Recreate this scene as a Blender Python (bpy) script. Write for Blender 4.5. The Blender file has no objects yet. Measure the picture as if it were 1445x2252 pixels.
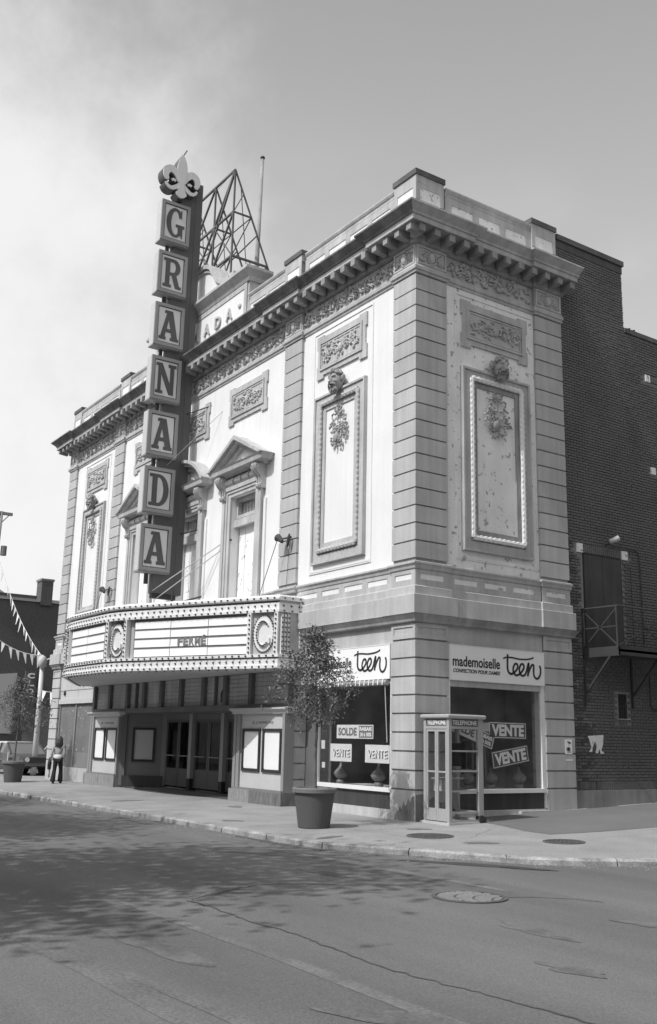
import bpy, bmesh, math, random
from math import sin, cos, pi, radians, atan2, hypot, sqrt
from mathutils import Vector, Matrix

rnd = random.Random(7)
SC = bpy.context.scene
COL = SC.collection

# ------------------------------------------------------------------ camera
cam_d = bpy.data.cameras.new('camera'); cam = bpy.data.objects.new('camera', cam_d); COL.objects.link(cam)
yaw, pit, rol = radians(55.88338), radians(13.03229), radians(1.27178)
f0 = Vector((-sin(yaw), cos(yaw), 0)); r0 = Vector((cos(yaw), sin(yaw), 0)); u0 = Vector((0, 0, 1))
fw = cos(pit)*f0 + sin(pit)*u0; up = -sin(pit)*f0 + cos(pit)*u0
ri = cos(rol)*r0 + sin(rol)*up; up2 = -sin(rol)*r0 + cos(rol)*up
CAM = Vector((16.6575, -13.6297, 1.62))
cam.matrix_world = Matrix(((ri.x, up2.x, -fw.x, CAM.x), (ri.y, up2.y, -fw.y, CAM.y), (ri.z, up2.z, -fw.z, CAM.z), (0, 0, 0, 1)))
cam_d.sensor_fit = 'VERTICAL'; cam_d.sensor_height = 36.0; cam_d.lens = 2167.94/2252*36
cam_d.clip_start = 0.1; cam_d.clip_end = 3000
SC.camera = cam

# ------------------------------------------------------------------ world and sun
SUN_EL, SUN_AZ = radians(51), radians(5)          # azimuth from -Y towards +X
sun_dir = Vector((sin(SUN_AZ)*cos(SUN_EL), -cos(SUN_AZ)*cos(SUN_EL), sin(SUN_EL)))
W = bpy.data.worlds.new("World"); SC.world = W; W.use_nodes = True
nt = W.node_tree; nt.nodes.clear()
def N(t, tree, **k):
    n = tree.nodes.new(t)
    for a, b in k.items(): setattr(n, a, b)
    return n
wo = N('ShaderNodeOutputWorld', nt); bg = N('ShaderNodeBackground', nt); sky = N('ShaderNodeTexSky', nt)
sky.sky_type = 'NISHITA'; sky.sun_disc = False; sky.sun_elevation = SUN_EL
sky.sun_rotation = math.atan2(sun_dir.x, sun_dir.y)
sky.air_density = 1.0; sky.dust_density = 4.0; sky.ozone_density = 1.0
# panchromatic film: more sensitive to blue than the eye
sc_ = N('ShaderNodeSeparateColor', nt); nt.links.new(sky.outputs[0], sc_.inputs[0])
def wsum(a, wa, b, wb):
    p = N('ShaderNodeMath', nt, operation='MULTIPLY'); nt.links.new(a, p.inputs[0]); p.inputs[1].default_value = wa
    q = N('ShaderNodeMath', nt, operation='MULTIPLY_ADD'); nt.links.new(b, q.inputs[0]); q.inputs[1].default_value = wb; nt.links.new(p.outputs[0], q.inputs[2]); return q.outputs[0]
rg = wsum(sc_.outputs[0], .15, sc_.outputs[1], .35)
bw = N('ShaderNodeMath', nt, operation='MULTIPLY_ADD'); nt.links.new(sc_.outputs[2], bw.inputs[0]); bw.inputs[1].default_value = .50; nt.links.new(rg, bw.inputs[2])
# soft summer clouds, low in the sky and towards the street side
tc = N('ShaderNodeTexCoord', nt); mp = N('ShaderNodeMapping', nt); mp.inputs['Scale'].default_value = (1.0, 1.0, 2.2)
mp.inputs['Location'].default_value = (2.3, .4, 0.15)
cn = N('ShaderNodeTexNoise', nt); cn.inputs['Scale'].default_value = 2.3; cn.inputs['Detail'].default_value = 7; cn.inputs['Roughness'].default_value = .55
nt.links.new(tc.outputs['Generated'], mp.inputs[0]); nt.links.new(mp.outputs[0], cn.inputs['Vector'])
cr = N('ShaderNodeMapRange', nt); cr.inputs['From Min'].default_value = .52; cr.inputs['From Max'].default_value = .72; cr.interpolation_type = 'SMOOTHSTEP'
nt.links.new(cn.outputs[0], cr.inputs['Value'])
# clouds fade out towards the zenith
sx = N('ShaderNodeSeparateXYZ', nt); nt.links.new(tc.outputs['Generated'], sx.inputs[0])
cz = N('ShaderNodeMapRange', nt); cz.inputs['From Min'].default_value = .62; cz.inputs['From Max'].default_value = .2; cz.interpolation_type = 'SMOOTHSTEP'
nt.links.new(sx.outputs['Z'], cz.inputs['Value'])
cm = N('ShaderNodeMath', nt, operation='MULTIPLY'); nt.links.new(cr.outputs[0], cm.inputs[0]); nt.links.new(cz.outputs[0], cm.inputs[1])
cm2 = N('ShaderNodeMath', nt, operation='MULTIPLY'); nt.links.new(cm.outputs[0], cm2.inputs[0]); cm2.inputs[1].default_value = .55
mx = N('ShaderNodeMix', nt, data_type='FLOAT')
nt.links.new(cm2.outputs[0], mx.inputs[0]); nt.links.new(bw.outputs[0], mx.inputs[2]); mx.inputs[3].default_value = 6.5
# summer haze thickening towards the horizon
hz = N('ShaderNodeMapRange', nt); hz.inputs['From Min'].default_value = 1.0; hz.inputs['From Max'].default_value = -.02; hz.inputs['To Max'].default_value = .75; hz.interpolation_type = 'SMOOTHSTEP'
nt.links.new(sx.outputs['Z'], hz.inputs['Value'])
hm = N('ShaderNodeMix', nt, data_type='FLOAT'); nt.links.new(hz.outputs[0], hm.inputs[0]); nt.links.new(mx.outputs[0], hm.inputs[2]); hm.inputs[3].default_value = 5.4
# a broad sunlit cloud bank over the far end of the street
dt = N('ShaderNodeVectorMath', nt, operation='DOT_PRODUCT'); nt.links.new(tc.outputs['Generated'], dt.inputs[0]); dt.inputs[1].default_value = (-.9636, .0166, .2669)
cn2 = N('ShaderNodeTexNoise', nt); cn2.inputs['Scale'].default_value = 5.0; cn2.inputs['Detail'].default_value = 8; cn2.inputs['Roughness'].default_value = .6
nt.links.new(tc.outputs['Generated'], cn2.inputs['Vector'])
dn = N('ShaderNodeMath', nt, operation='MULTIPLY_ADD'); nt.links.new(cn2.outputs[0], dn.inputs[0]); dn.inputs[1].default_value = .24; nt.links.new(dt.outputs['Value'], dn.inputs[2])
b1 = N('ShaderNodeMapRange', nt); b1.inputs['From Min'].default_value = .95; b1.inputs['From Max'].default_value = 1.11; b1.interpolation_type = 'SMOOTHSTEP'; b1.inputs['To Max'].default_value = .8
nt.links.new(dn.outputs[0], b1.inputs['Value'])
hm2 = N('ShaderNodeMix', nt, data_type='FLOAT'); nt.links.new(b1.outputs[0], hm2.inputs[0]); nt.links.new(hm.outputs[0], hm2.inputs[2]); hm2.inputs[3].default_value = 6.6
nt.links.new(hm2.outputs[0], bg.inputs['Color']); bg.inputs['Strength'].default_value = 0.15
nt.links.new(bg.outputs[0], wo.inputs['Surface'])
sun_d = bpy.data.lights.new('sun', 'SUN'); sun_d.energy = 3.3; sun_d.angle = radians(0.53); sun_d.color = (1, 1, 1)
sun = bpy.data.objects.new('sun', sun_d); COL.objects.link(sun)
sun.rotation_euler = (-sun_dir).to_track_quat('-Z', 'Y').to_euler()
sun.location = (0, 0, 60)
SC.view_settings.view_transform = 'Standard'; SC.view_settings.look = 'None'; SC.view_settings.gamma = 1.0
SC.view_settings.use_curve_mapping = False; SC.view_settings.exposure = 0.0

# ------------------------------------------------------------------ materials (black and white photograph: every colour is a grey)
def mat(name, col, rough=.85, var=.10, scale=1.3, fine=.06, fscale=28, streak=0., bump=0., bscale=60, spec=.3, metal=0., rand=0., speck=0., speck_col=.1, stretch=None):
    m = bpy.data.materials.new(name); m.use_nodes = True; t = m.node_tree
    b = t.nodes['Principled BSDF']; L = t.links.new
    geo = N('ShaderNodeNewGeometry', t)
    def noise(sc, det=4, vec=None):
        n = N('ShaderNodeTexNoise', t); n.inputs['Scale'].default_value = sc; n.inputs['Detail'].default_value = det
        L(vec or geo.outputs['Position'], n.inputs['Vector']); return n.outputs[0]
    def fac(src, amt):
        r = N('ShaderNodeMapRange', t); r.inputs['From Min'].default_value = .3; r.inputs['From Max'].default_value = .7
        r.inputs['To Min'].default_value = 1-amt; r.inputs['To Max'].default_value = 1+amt; L(src, r.inputs['Value']); return r.outputs[0]
    def mul(a, bb):
        n = N('ShaderNodeMath', t, operation='MULTIPLY')
        if isinstance(a, float): n.inputs[0].default_value = a
        else: L(a, n.inputs[0])
        if isinstance(bb, float): n.inputs[1].default_value = bb
        else: L(bb, n.inputs[1])
        return n.outputs[0]
    vecs = None
    if stretch:
        mpn = N('ShaderNodeMapping', t); mpn.inputs['Scale'].default_value = stretch; L(geo.outputs['Position'], mpn.inputs[0]); vecs = mpn.outputs[0]
    v = mul(float(col), fac(noise(scale, 5, vecs), var))
    v = mul(v, fac(noise(fscale, 3), fine))
    if streak:
        mpn = N('ShaderNodeMapping', t); mpn.inputs['Scale'].default_value = (6, 6, .35); L(geo.outputs['Position'], mpn.inputs[0])
        v = mul(v, fac(noise(1.0, 4, mpn.outputs[0]), streak))
    if rand:
        oi = N('ShaderNodeObjectInfo', t); r = N('ShaderNodeMapRange', t); r.inputs['To Min'].default_value = 1-rand; r.inputs['To Max'].default_value = 1+rand
        L(oi.outputs['Random'], r.inputs['Value']); v = mul(v, r.outputs[0])
    if speck:
        s = noise(7.0, 8); r = N('ShaderNodeMapRange', t); r.inputs['From Min'].default_value = .66-speck; r.inputs['From Max'].default_value = .69-speck
        L(s, r.inputs['Value']); mxn = N('ShaderNodeMix', t, data_type='FLOAT'); L(r.outputs[0], mxn.inputs[0]); L(v, mxn.inputs[2]); mxn.inputs[3].default_value = speck_col; v = mxn.outputs[0]
    L(v, b.inputs['Base Color'])
    b.inputs['Roughness'].default_value = rough; b.inputs['Metallic'].default_value = metal
    b.inputs['Specular IOR Level'].default_value = spec
    if bump:
        bn = N('ShaderNodeBump', t); bn.inputs['Strength'].default_value = bump; bn.inputs['Distance'].default_value = .02
        L(noise(bscale, 4), bn.inputs['Height']); L(bn.outputs[0], b.inputs['Normal'])
    return m
def glass(name, tint, refl=1.0):
    m = bpy.data.materials.new(name); m.use_nodes = True; t = m.node_tree; t.nodes.clear(); L = t.links.new
    o = N('ShaderNodeOutputMaterial', t); mixs = N('ShaderNodeMixShader', t); tr = N('ShaderNodeBsdfTransparent', t); gl = N('ShaderNodeBsdfGlossy', t)
    tr.inputs[0].default_value = (tint, tint, tint, 1); gl.inputs['Roughness'].default_value = .02; gl.inputs['Color'].default_value = (.9, .9, .9, 1)
    fr = N('ShaderNodeFresnel', t); fr.inputs[0].default_value = 1.5
    geo = N('ShaderNodeNewGeometry', t); inv = N('ShaderNodeMath', t, operation='SUBTRACT'); inv.inputs[0].default_value = refl; L(geo.outputs['Backfacing'], inv.inputs[1]); inv.use_clamp = True
    mu = N('ShaderNodeMath', t, operation='MULTIPLY'); L(fr.outputs[0], mu.inputs[0]); L(inv.outputs[0], mu.inputs[1])
    L(mu.outputs[0], mixs.inputs[0]); L(tr.outputs[0], mixs.inputs[1]); L(gl.outputs[0], mixs.inputs[2]); L(mixs.outputs[0], o.inputs[0])
    return m
M = {}
M['stone'] = mat('grey_stone', .42, var=.10, scale=.9, rand=.09, streak=.10, bump=.15)
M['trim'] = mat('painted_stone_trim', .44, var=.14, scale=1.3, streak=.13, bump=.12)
M['relief'] = mat('carved_stone', .46, var=.12, scale=2.5, bump=.1)
M['dirty_shaded_trim'] = mat('weathered_shaded_stone', .30, var=.2, scale=2.2, streak=.15, bump=.2)  # weathered stone; under the cornice its dark tone stands in for shade
M['white'] = mat('white_painted_wall', .74, var=.04, scale=.8, fine=.03, streak=.035, bump=.05)
M['peel'] = mat('peeling_white_paint', .80, var=.08, scale=1.1, fine=.06, streak=.05, bump=.15, speck=.04, speck_col=.40)
M['concrete'] = mat('smooth_concrete', .45, var=.11, scale=1.2, fine=.06, streak=.10, rand=.05, bump=.1)
M['stain'] = mat('stained_concrete', .20, var=.4, scale=2.0, streak=.3, bump=.15)
M['brick'] = mat('dark_brick', .125, var=.12, scale=.8, fine=.2, rand=.45, bump=.3)
M['mortar'] = mat('mortar', .25, var=.15, scale=1.0, fine=.15, bump=.3)
M['coping'] = mat('slate_coping', .11, var=.3, scale=2.0, fine=.15)
M['roof'] = mat('tar_roof', .10)
M['white_metal'] = mat('white_enamel_sheet', .72, rough=.55, var=.05, scale=1.5, streak=.05)
M['grey_metal'] = mat('grey_enamel_sheet', .42, rough=.55, var=.06, streak=.05)
M['soffit'] = mat('soffit_sheet', .55, rough=.6, var=.06)
M['letter_white'] = mat('opal_glass', .93, rough=.4, var=.02, fine=.01)
M['track'] = mat('letter_track', .17, rough=.5, var=.1)
M['bulb'] = mat('bulb_glass', .12, rough=.25, spec=.6)
M['bulb_cup'] = mat('bulb_socket', .06)
M['spine'] = mat('dark_sign_sheet', .115, rough=.6, var=.06, scale=1.0)
M['box_frame'] = mat('sign_box_frame', .27, rough=.55, var=.06)
M['box_side'] = mat('sign_box_side', .52, rough=.55, var=.05)
M['box_face'] = mat('sign_opal_face', .66, rough=.45, var=.03, fine=.01)
M['sign_letter'] = mat('sign_letter', .095, rough=.55, var=.08)
M['black'] = mat('black_paint', .035, rough=.5)
M['iron'] = mat('dark_iron', .05, rough=.6, var=.2)
M['iron_pale'] = mat('weathered_iron', .05, rough=.6, var=.2)
M['board_white'] = mat('white_sign_board', .83, rough=.5, var=.02, fine=.01)
M['awning'] = mat('awning_fabric', .30, var=.1)
M['base_dark'] = mat('dark_tile_base', .055, rough=.35, var=.2, streak=.2)
M['sill'] = mat('bright_sill', .74, rough=.5, var=.04)
M['interior'] = mat('dim_interior', .40, var=.4, scale=1.0)
M['interior_mid'] = mat('dim_interior_floor', .50, var=.3, scale=2.0)
M['shop_glass'] = glass('shop_glass', .93, 1.0)
M['booth_glass'] = glass('booth_glass', .95, .45)
M['door_glass'] = glass('door_glass', .80, 1.0)
M['alu'] = mat('dull_aluminium', .36, rough=.45, var=.05, spec=.5)
M['poster_paper'] = mat('white_poster', .82, rough=.6, var=.02, fine=.02)
M['paper_print'] = mat('poster_print_grey', .20, rough=.7, var=.08)
M['paper_dark'] = mat('poster_print_dark', .13, rough=.7, var=.1)
M['marble'] = mat('veined_marble', .16, rough=.4, var=.35, scale=5.0, fine=.1, stretch=(3, 3, .7))
M['marble_pale'] = mat('pale_veined_marble', .26, rough=.4, var=.3, scale=5.0, fine=.1, stretch=(3, 3, .7))
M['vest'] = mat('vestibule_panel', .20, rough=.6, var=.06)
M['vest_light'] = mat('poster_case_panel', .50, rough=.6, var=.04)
M['wood_dark'] = mat('dark_woodwork', .14, rough=.6, var=.15)
M['siding'] = mat('grey_siding', .52, rough=.7, var=.12, streak=.15)
M['pavement'] = mat('concrete_pavement', .275, var=.14, scale=.9, fine=.22, fscale=45, bump=.15, bscale=80)
M['patch'] = mat('asphalt_patch', .155, var=.08, scale=.8, fine=.15, fscale=60, bump=.15)
M['kerb'] = mat('granite_kerb', .30, var=.35, scale=3.5, fine=.2, bump=.3)
M['road'] = mat('old_asphalt', .138, var=.24, scale=.7, fine=.25, fscale=60, bump=.25, bscale=90, stretch=(.18, 1, 1))
M['seam'] = mat('tar_seam', .088, var=.2)
M['damp'] = mat('damp_asphalt', .06, rough=.5, var=.3)
M['manhole'] = mat('cast_iron_cover', .10, rough=.55, var=.2, bump=.2)
M['manhole_worn'] = mat('worn_iron', .24, rough=.5, var=.15)
M['pot'] = mat('planter_tub', .095, rough=.7, var=.06)
M['pot_rim'] = mat('planter_rim', .17, rough=.7, var=.06)
M['plinth'] = mat('dark_concrete_plinth', .25, var=.15, scale=1.5, streak=.15, bump=.1)
M['front_board'] = mat('grey_boarding', .17, var=.12, scale=2, streak=.12, speck=.02, speck_col=.4)
M['door_dark'] = mat('door_frame_paint', .13, rough=.5)
M['row'] = mat('pale_added_row', .5, var=.2)  # row added out of view, pale to brighten what the panes reflect
M['truss'] = mat('galvanised_lattice', .13, rough=.6, var=.25)
M['oil'] = mat('oil_stained_asphalt', .127, var=.3, scale=3, fine=.2)
M['worn'] = mat('worn_pale_asphalt', .150, var=.2, scale=2, fine=.25)
M['grit'] = mat('grit', .3, var=.4)
M['joint'] = mat('pavement_joint', .17, var=.2)
M['kick'] = mat('kick_plate', .13, rough=.5)
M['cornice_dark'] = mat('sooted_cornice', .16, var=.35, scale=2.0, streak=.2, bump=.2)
M['soil'] = mat('soil', .03)
M['bark'] = mat('bark', .14, var=.2, scale=8)
M['leaf'] = mat('feathery_leaves', .16, var=.35, scale=6, fine=.3, rough=.6)
M['leaf_big'] = mat('street_tree_leaves', .06, var=.3, scale=4)
M['skin'] = mat('skin', .45, rough=.6, var=.03)
M['hair'] = mat('dark_hair', .06, rough=.5, var=.3, scale=20)
M['jacket'] = mat('pale_jacket', .38, var=.2, scale=9)
M['sash'] = mat('white_sash', .62, var=.05)
M['trousers'] = mat('dark_trousers', .022, var=.2)
M['bag'] = mat('dark_bag', .03)
M['bag_light'] = mat('pale_paper_bag', .5)
M['car_dark'] = mat('dark_car_paint', .07, rough=.25, spec=.6, var=.04)
M['car_light'] = mat('light_car_paint', .66, rough=.3, spec=.6, var=.03)
M['chrome'] = mat('chrome', .7, rough=.15, metal=1.0, var=.02, fine=.01)
M['tyre'] = mat('tyre_rubber', .025)
M['car_glass'] = mat('car_glass', .16, rough=.08, spec=.9, var=.05)
M['far_brick'] = mat('far_brick', .11, var=.12, scale=.5, fine=.25, fscale=14)
M['far_painted'] = mat('far_painted_brick', .20, var=.10, scale=.5, fine=.12, fscale=12)
M['pole'] = mat('painted_pole', .62, rough=.6, var=.06)
M['pole_grey'] = mat('wooden_pole', .30, var=.2)
M['cord'] = mat('cord', .6)
M['pennant_white'] = mat('white_pennant', .75)
M['vase'] = mat('pale_ceramic', .22, rough=.4)
M['rope'] = mat('cable', .5)
M['lot'] = mat('lot_gravel', .24, var=.15, scale=1.0, fine=.2)

# ------------------------------------------------------------------ mesh helpers
FR = lambda u, d, z: (u, -d, z)                    # front wall frame: along x, outwards, up
SD = lambda u, d, z: (d, u, z)                     # side wall frame: along y, outwards, up
ID = None
class MB:
    def __init__(s, T=None): s.v = []; s.f = []; s.T = T
    def add(s, vs, fs, T='own'):
        T = s.T if T == 'own' else T
        o = len(s.v)
        if T: vs = [T(*p) for p in vs]
        s.v += [tuple(p) for p in vs]; s.f += [tuple(i+o for i in f) for f in fs]
    def box(s, a0, a1, b0, b1, c0, c1, T='own'):
        vs = [(a, b, c) for c in (c0, c1) for b in (b0, b1) for a in (a0, a1)]
        s.add(vs, [(0, 2, 3, 1), (4, 5, 7, 6), (0, 1, 5, 4), (2, 6, 7, 3), (0, 4, 6, 2), (1, 3, 7, 5)], T); return s
    def prism(s, poly, d0, d1, T='own'):
        """polygon of (u, z) pushed from depth d0 to d1"""
        n = len(poly); vs = [(u, d0, z) for u, z in poly] + [(u, d1, z) for u, z in poly]
        s.add(vs, [tuple(range(n)), tuple(range(2*n-1, n-1, -1))] + [(i, (i+1) % n, n+(i+1) % n, n+i) for i in range(n)], T); return s
    def plan(s, poly, z0, z1):
        n = len(poly); vs = [(x, y, z0) for x, y in poly] + [(x, y, z1) for x, y in poly]
        s.add(vs, [tuple(range(n)), tuple(range(2*n-1, n-1, -1))] + [(i, (i+1) % n, n+(i+1) % n, n+i) for i in range(n)], None); return s
    def ring(s, u0, u1, z0, z1, w, d0, d1):
        """flat rectangular frame of width w"""
        s.box(u0, u1, d0, d1, z1-w, z1); s.box(u0, u1, d0, d1, z0, z0+w)
        s.box(u0, u0+w, d0, d1, z0+w, z1-w); s.box(u1-w, u1, d0, d1, z0+w, z1-w); return s
    def tube(s, pts, r, n=6, r2=None, cap=True):
        pts = [Vector(p) for p in pts]; k = len(pts); o = len(s.v); vs = []; fs = []
        for i, p in enumerate(pts):
            t = (pts[min(i+1, k-1)] - pts[max(i-1, 0)]).normalized()
            a = t.orthogonal().normalized() if abs(t.z) > .95 else t.cross(Vector((0, 0, 1))).normalized()
            b = t.cross(a)
            rr = r if r2 is None else r + (r2-r)*i/max(1, k-1)
            for j in range(n):
                q = p + a*cos(2*pi*j/n)*rr + b*sin(2*pi*j/n)*rr; vs.append(tuple(q))
        for i in range(k-1):
            for j in range(n): fs.append((i*n+j, i*n+(j+1) % n, (i+1)*n+(j+1) % n, (i+1)*n+j))
        if cap: fs.append(tuple(range(n))[::-1]); fs.append(tuple(range((k-1)*n, k*n)))
        s.add(vs, fs); return s
    def bar(s, p, q, w, h):
        p, q = Vector(p), Vector(q); t = (q-p).normalized()
        a = t.cross(Vector((0, 0, 1))); a = a.normalized() if a.length > .05 else Vector((1, 0, 0)); b = t.cross(a)
        vs = [tuple(c + a*i*w/2 + b*j*h/2) for c in (p, q) for i, j in ((-1, -1), (1, -1), (1, 1), (-1, 1))]
        s.add(vs, [(3, 2, 1, 0), (4, 5, 6, 7)] + [(i, (i+1) % 4, 4+(i+1) % 4, 4+i) for i in range(4)]); return s
    def lathe(s, prof, c, n=16, T='own'):
        """prof = [(r, z)]"""
        vs = []; fs = []; k = len(prof)
        for r, z in prof:
            for j in range(n): vs.append((c[0]+r*cos(2*pi*j/n), c[1]+r*sin(2*pi*j/n), c[2]+z))
        for i in range(k-1):
            for j in range(n): fs.append((i*n+j, i*n+(j+1) % n, (i+1)*n+(j+1) % n, (i+1)*n+j))
        fs.append(tuple(range(n))[::-1]); fs.append(tuple(range((k-1)*n, k*n)))
        s.add(vs, fs, T); return s
    def ell(s, c, r, n=8, m=5, rot=0.0, T='own'):
        """ellipsoid, rot turns it in the (first, third) plane"""
        vs = []; fs = []
        cr_, sr_ = cos(rot), sin(rot)
        def put(x, y, z): vs.append((c[0]+x*cr_-z*sr_, c[1]+y, c[2]+x*sr_+z*cr_))
        put(0, 0, -r[2])
        for i in range(1, m):
            a = -pi/2 + pi*i/m
            for j in range(n): put(r[0]*cos(a)*cos(2*pi*j/n), r[1]*cos(a)*sin(2*pi*j/n), r[2]*sin(a))
        put(0, 0, r[2])
        for j in range(n): fs.append((0, 1+(j+1) % n, 1+j))
        for i in range(m-2):
            for j in range(n): fs.append((1+i*n+j, 1+i*n+(j+1) % n, 1+(i+1)*n+(j+1) % n, 1+(i+1)*n+j))
        t = len(vs)-1
        for j in range(n): fs.append((t, 1+(m-2)*n+j, 1+(m-2)*n+(j+1) % n))
        s.add(vs, fs, T); return s
    def sweep(s, path, prof, closed_prof=True, cap=True, segs=None):
        """moulding: profile [(d, z)] swept along a plan path with mitred corners, d measured to the right of the walking direction"""
        P = [Vector(p) for p in path]; k = len(P); n = len(prof); vs = []; fs = []
        nrm = []
        for i in range(k-1):
            t = (P[i+1]-P[i]).normalized(); nrm.append(Vector((t.y, -t.x)))
        for i in range(k):
            if i == 0: mv = nrm[0]
            elif i == k-1: mv = nrm[-1]
            else:
                a, b = nrm[i-1], nrm[i]; mv = (a+b)/max(.3, 1+a.dot(b))
            for d, z in prof: vs.append((P[i].x+mv.x*d, P[i].y+mv.y*d, z))
        for i in range(k-1):
            if segs and not segs(i): continue
            for j in range(n if closed_prof else n-1):
                fs.append((i*n+j, i*n+(j+1) % n, (i+1)*n+(j+1) % n, (i+1)*n+j))
        if cap and closed_prof: fs.append(tuple(range(n))[::-1]); fs.append(tuple(range((k-1)*n, k*n)))
        s.add(vs, fs, None); return s
    def ribbon(s, pts, w, d0, d1):
        """stroke in the (u, z) plane, w = width or list"""
        k = len(pts); L_ = []; R_ = []
        for i, (x, z) in enumerate(pts):
            x0, z0 = pts[max(0, i-1)]; x1, z1 = pts[min(k-1, i+1)]
            l = hypot(x1-x0, z1-z0) or 1; nx, nz = -(z1-z0)/l, (x1-x0)/l
            ww = (w[i] if isinstance(w, (list, tuple)) else w)/2
            L_.append((x+nx*ww, z+nz*ww)); R_.append((x-nx*ww, z-nz*ww))
        vs = []
        for i in range(k):
            vs += [(L_[i][0], d0, L_[i][1]), (R_[i][0], d0, R_[i][1]), (R_[i][0], d1, R_[i][1]), (L_[i][0], d1, L_[i][1])]
        fs = []
        for i in range(k-1):
            for j in range(4): fs.append((4*i+j, 4*i+(j+1) % 4, 4*i+4+(j+1) % 4, 4*i+4+j))
        fs += [(3, 2, 1, 0), (4*k-4, 4*k-3, 4*k-2, 4*k-1)]
        s.add(vs, fs); return s

def spline(pts, n=6):
    """Catmull-Rom through the points"""
    P = [pts[0]] + list(pts) + [pts[-1]]; out = []
    for i in range(1, len(P)-2):
        for k in range(n):
            t = k/n
            out.append(tuple(.5*((2*P[i][c]) + (-P[i-1][c]+P[i+1][c])*t + (2*P[i-1][c]-5*P[i][c]+4*P[i+1][c]-P[i+2][c])*t*t + (-P[i-1][c]+3*P[i][c]-3*P[i+1][c]+P[i+2][c])*t**3) for c in range(len(P[0]))))
    out.append(tuple(pts[-1])); return out

BASE = {}
def thing(name, label, cat, base=(0, 0, 0), group=None):
    o = bpy.data.objects.new(name, None); COL.objects.link(o); o.location = base; o.empty_display_size = .2
    o['label'] = label; o['category'] = cat
    if group: o['group'] = group
    BASE[o] = Vector(base); return o
def tag(o, label=None, cat=None, group=None, kind=None):
    if label: o['label'] = label
    if cat: o['category'] = cat
    if group: o['group'] = group
    if kind: o['kind'] = kind
    return o
def obj(name, mb, m, parent=None, kind=None, smooth=False, base=None):
    """the mesh is written in world coordinates and stored relative to its thing's base"""
    b = BASE[parent] if parent is not None else Vector(base or (0, 0, 0))
    me = bpy.data.meshes.new(name)
    vs = [(v[0]-b.x, v[1]-b.y, v[2]-b.z) for v in mb.v] if b.length else mb.v
    me.from_pydata(vs, [], mb.f); me.update()
    bm = bmesh.new(); bm.from_mesh(me); bmesh.ops.recalc_face_normals(bm, faces=bm.faces); bm.to_mesh(me); bm.free()
    me.materials.append(m if not isinstance(m, str) else M[m])
    if smooth: me.polygons.foreach_set('use_smooth', [True]*len(me.polygons))
    o = bpy.data.objects.new(name, me); COL.objects.link(o)
    if parent is not None: o.parent = parent; BASE[o] = b
    else: o.location = b; BASE[o] = b
    if kind: o['kind'] = kind
    return o
def rep(o, dx=0, dy=0, dz=0):
    """another of the same part under the same parent"""
    c = o.copy(); COL.objects.link(c); c.location = o.location + Vector((dx, dy, dz)); BASE[c] = BASE[o]; return c
def box(name, m, parent, a0, a1, b0, b1, c0, c1, T=None, kind=None):
    return obj(name, MB(T).box(a0, a1, b0, b1, c0, c1), m, parent, kind)
def copy_tree(o, loc, label=None):
    r = o.copy(); COL.objects.link(r); r.location = loc
    if label: r['label'] = label
    BASE[r] = Vector(loc)
    for ch in list(o.children):
        c = ch.copy(); COL.objects.link(c); c.parent = r; BASE[c] = BASE[r]
        for g in list(ch.children):
            d = g.copy(); COL.objects.link(d); d.parent = c; BASE[d] = BASE[r]
    return r
def curve_mesh(cu):
    o = bpy.data.objects.new('tmp', cu); me = bpy.data.meshes.new_from_object(o)
    vs = [tuple(v.co) for v in me.vertices]; fs = [tuple(p.vertices) for p in me.polygons]
    bpy.data.objects.remove(o); bpy.data.curves.remove(cu); bpy.data.meshes.remove(me); return vs, fs
def poly_shape(loops, depth):
    """flat outlines with holes as a solid: vertices (x, y, z=depth)"""
    cu = bpy.data.curves.new('tmp', 'CURVE'); cu.dimensions = '2D'; cu.fill_mode = 'BOTH'; cu.extrude = depth/2
    for lp in loops:
        sp = cu.splines.new('POLY'); sp.points.add(len(lp)-1)
        for i, p in enumerate(lp): sp.points[i].co = (p[0], p[1], 0, 1)
        sp.use_cyclic_u = True
    return curve_mesh(cu)
def text_shape(s, size, depth, bold=0., shear=0., spacing=1.0, align='LEFT'):
    cu = bpy.data.curves.new('tmp', 'FONT'); cu.body = s; cu.size = size; cu.extrude = depth/2; cu.offset = bold; cu.shear = shear
    cu.space_character = spacing; cu.align_x = align; cu.fill_mode = 'BOTH'; cu.resolution_u = 4
    return curve_mesh(cu)
def place2d(mb, shape, T, u, d, z, sx=1., sz=1., rot=0.):
    vs, fs = shape; c, s_ = cos(rot), sin(rot)
    mb.add([(u+(x*sx*c-y*sz*s_), d+zz, z+(x*sx*s_+y*sz*c)) for x, y, zz in vs], fs, T)
def width_of(shape):
    xs = [v[0] for v in shape[0]]; return min(xs), max(xs)
def fit_text(mb, s, T, u0, u1, z0, z1, d, depth=.006, bold=0., shear=0., rot=0.):
    """text stretched to fill the rectangle"""
    sh = text_shape(s, 1.0, depth, bold, shear); xs = [v[0] for v in sh[0]]; ys = [v[1] for v in sh[0]]
    sx_ = (u1-u0)/(max(xs)-min(xs)); sz_ = (z1-z0)/(max(ys)-min(ys))
    vs = [(v[0]-min(xs), v[1]-min(ys), v[2]) for v in sh[0]]
    place2d(mb, (vs, sh[1]), T, u0, d, z0, sx_, sz_, rot)

# ------------------------------------------------------------------ ground levels
def gz(x, y):
    z = 0.
    if x < -5: z += .0055*(x+5)
    if y < 0: z += .02*max(y, -5)
    elif x > -.6: z += .034*min(y, 12)
    return z
def zr(x, y):
    return -.178 + .0055*min(0, x+5) + .0233*max(0, min(y, 0)+3.9) + .034*min(max(0, y), 12)

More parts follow.
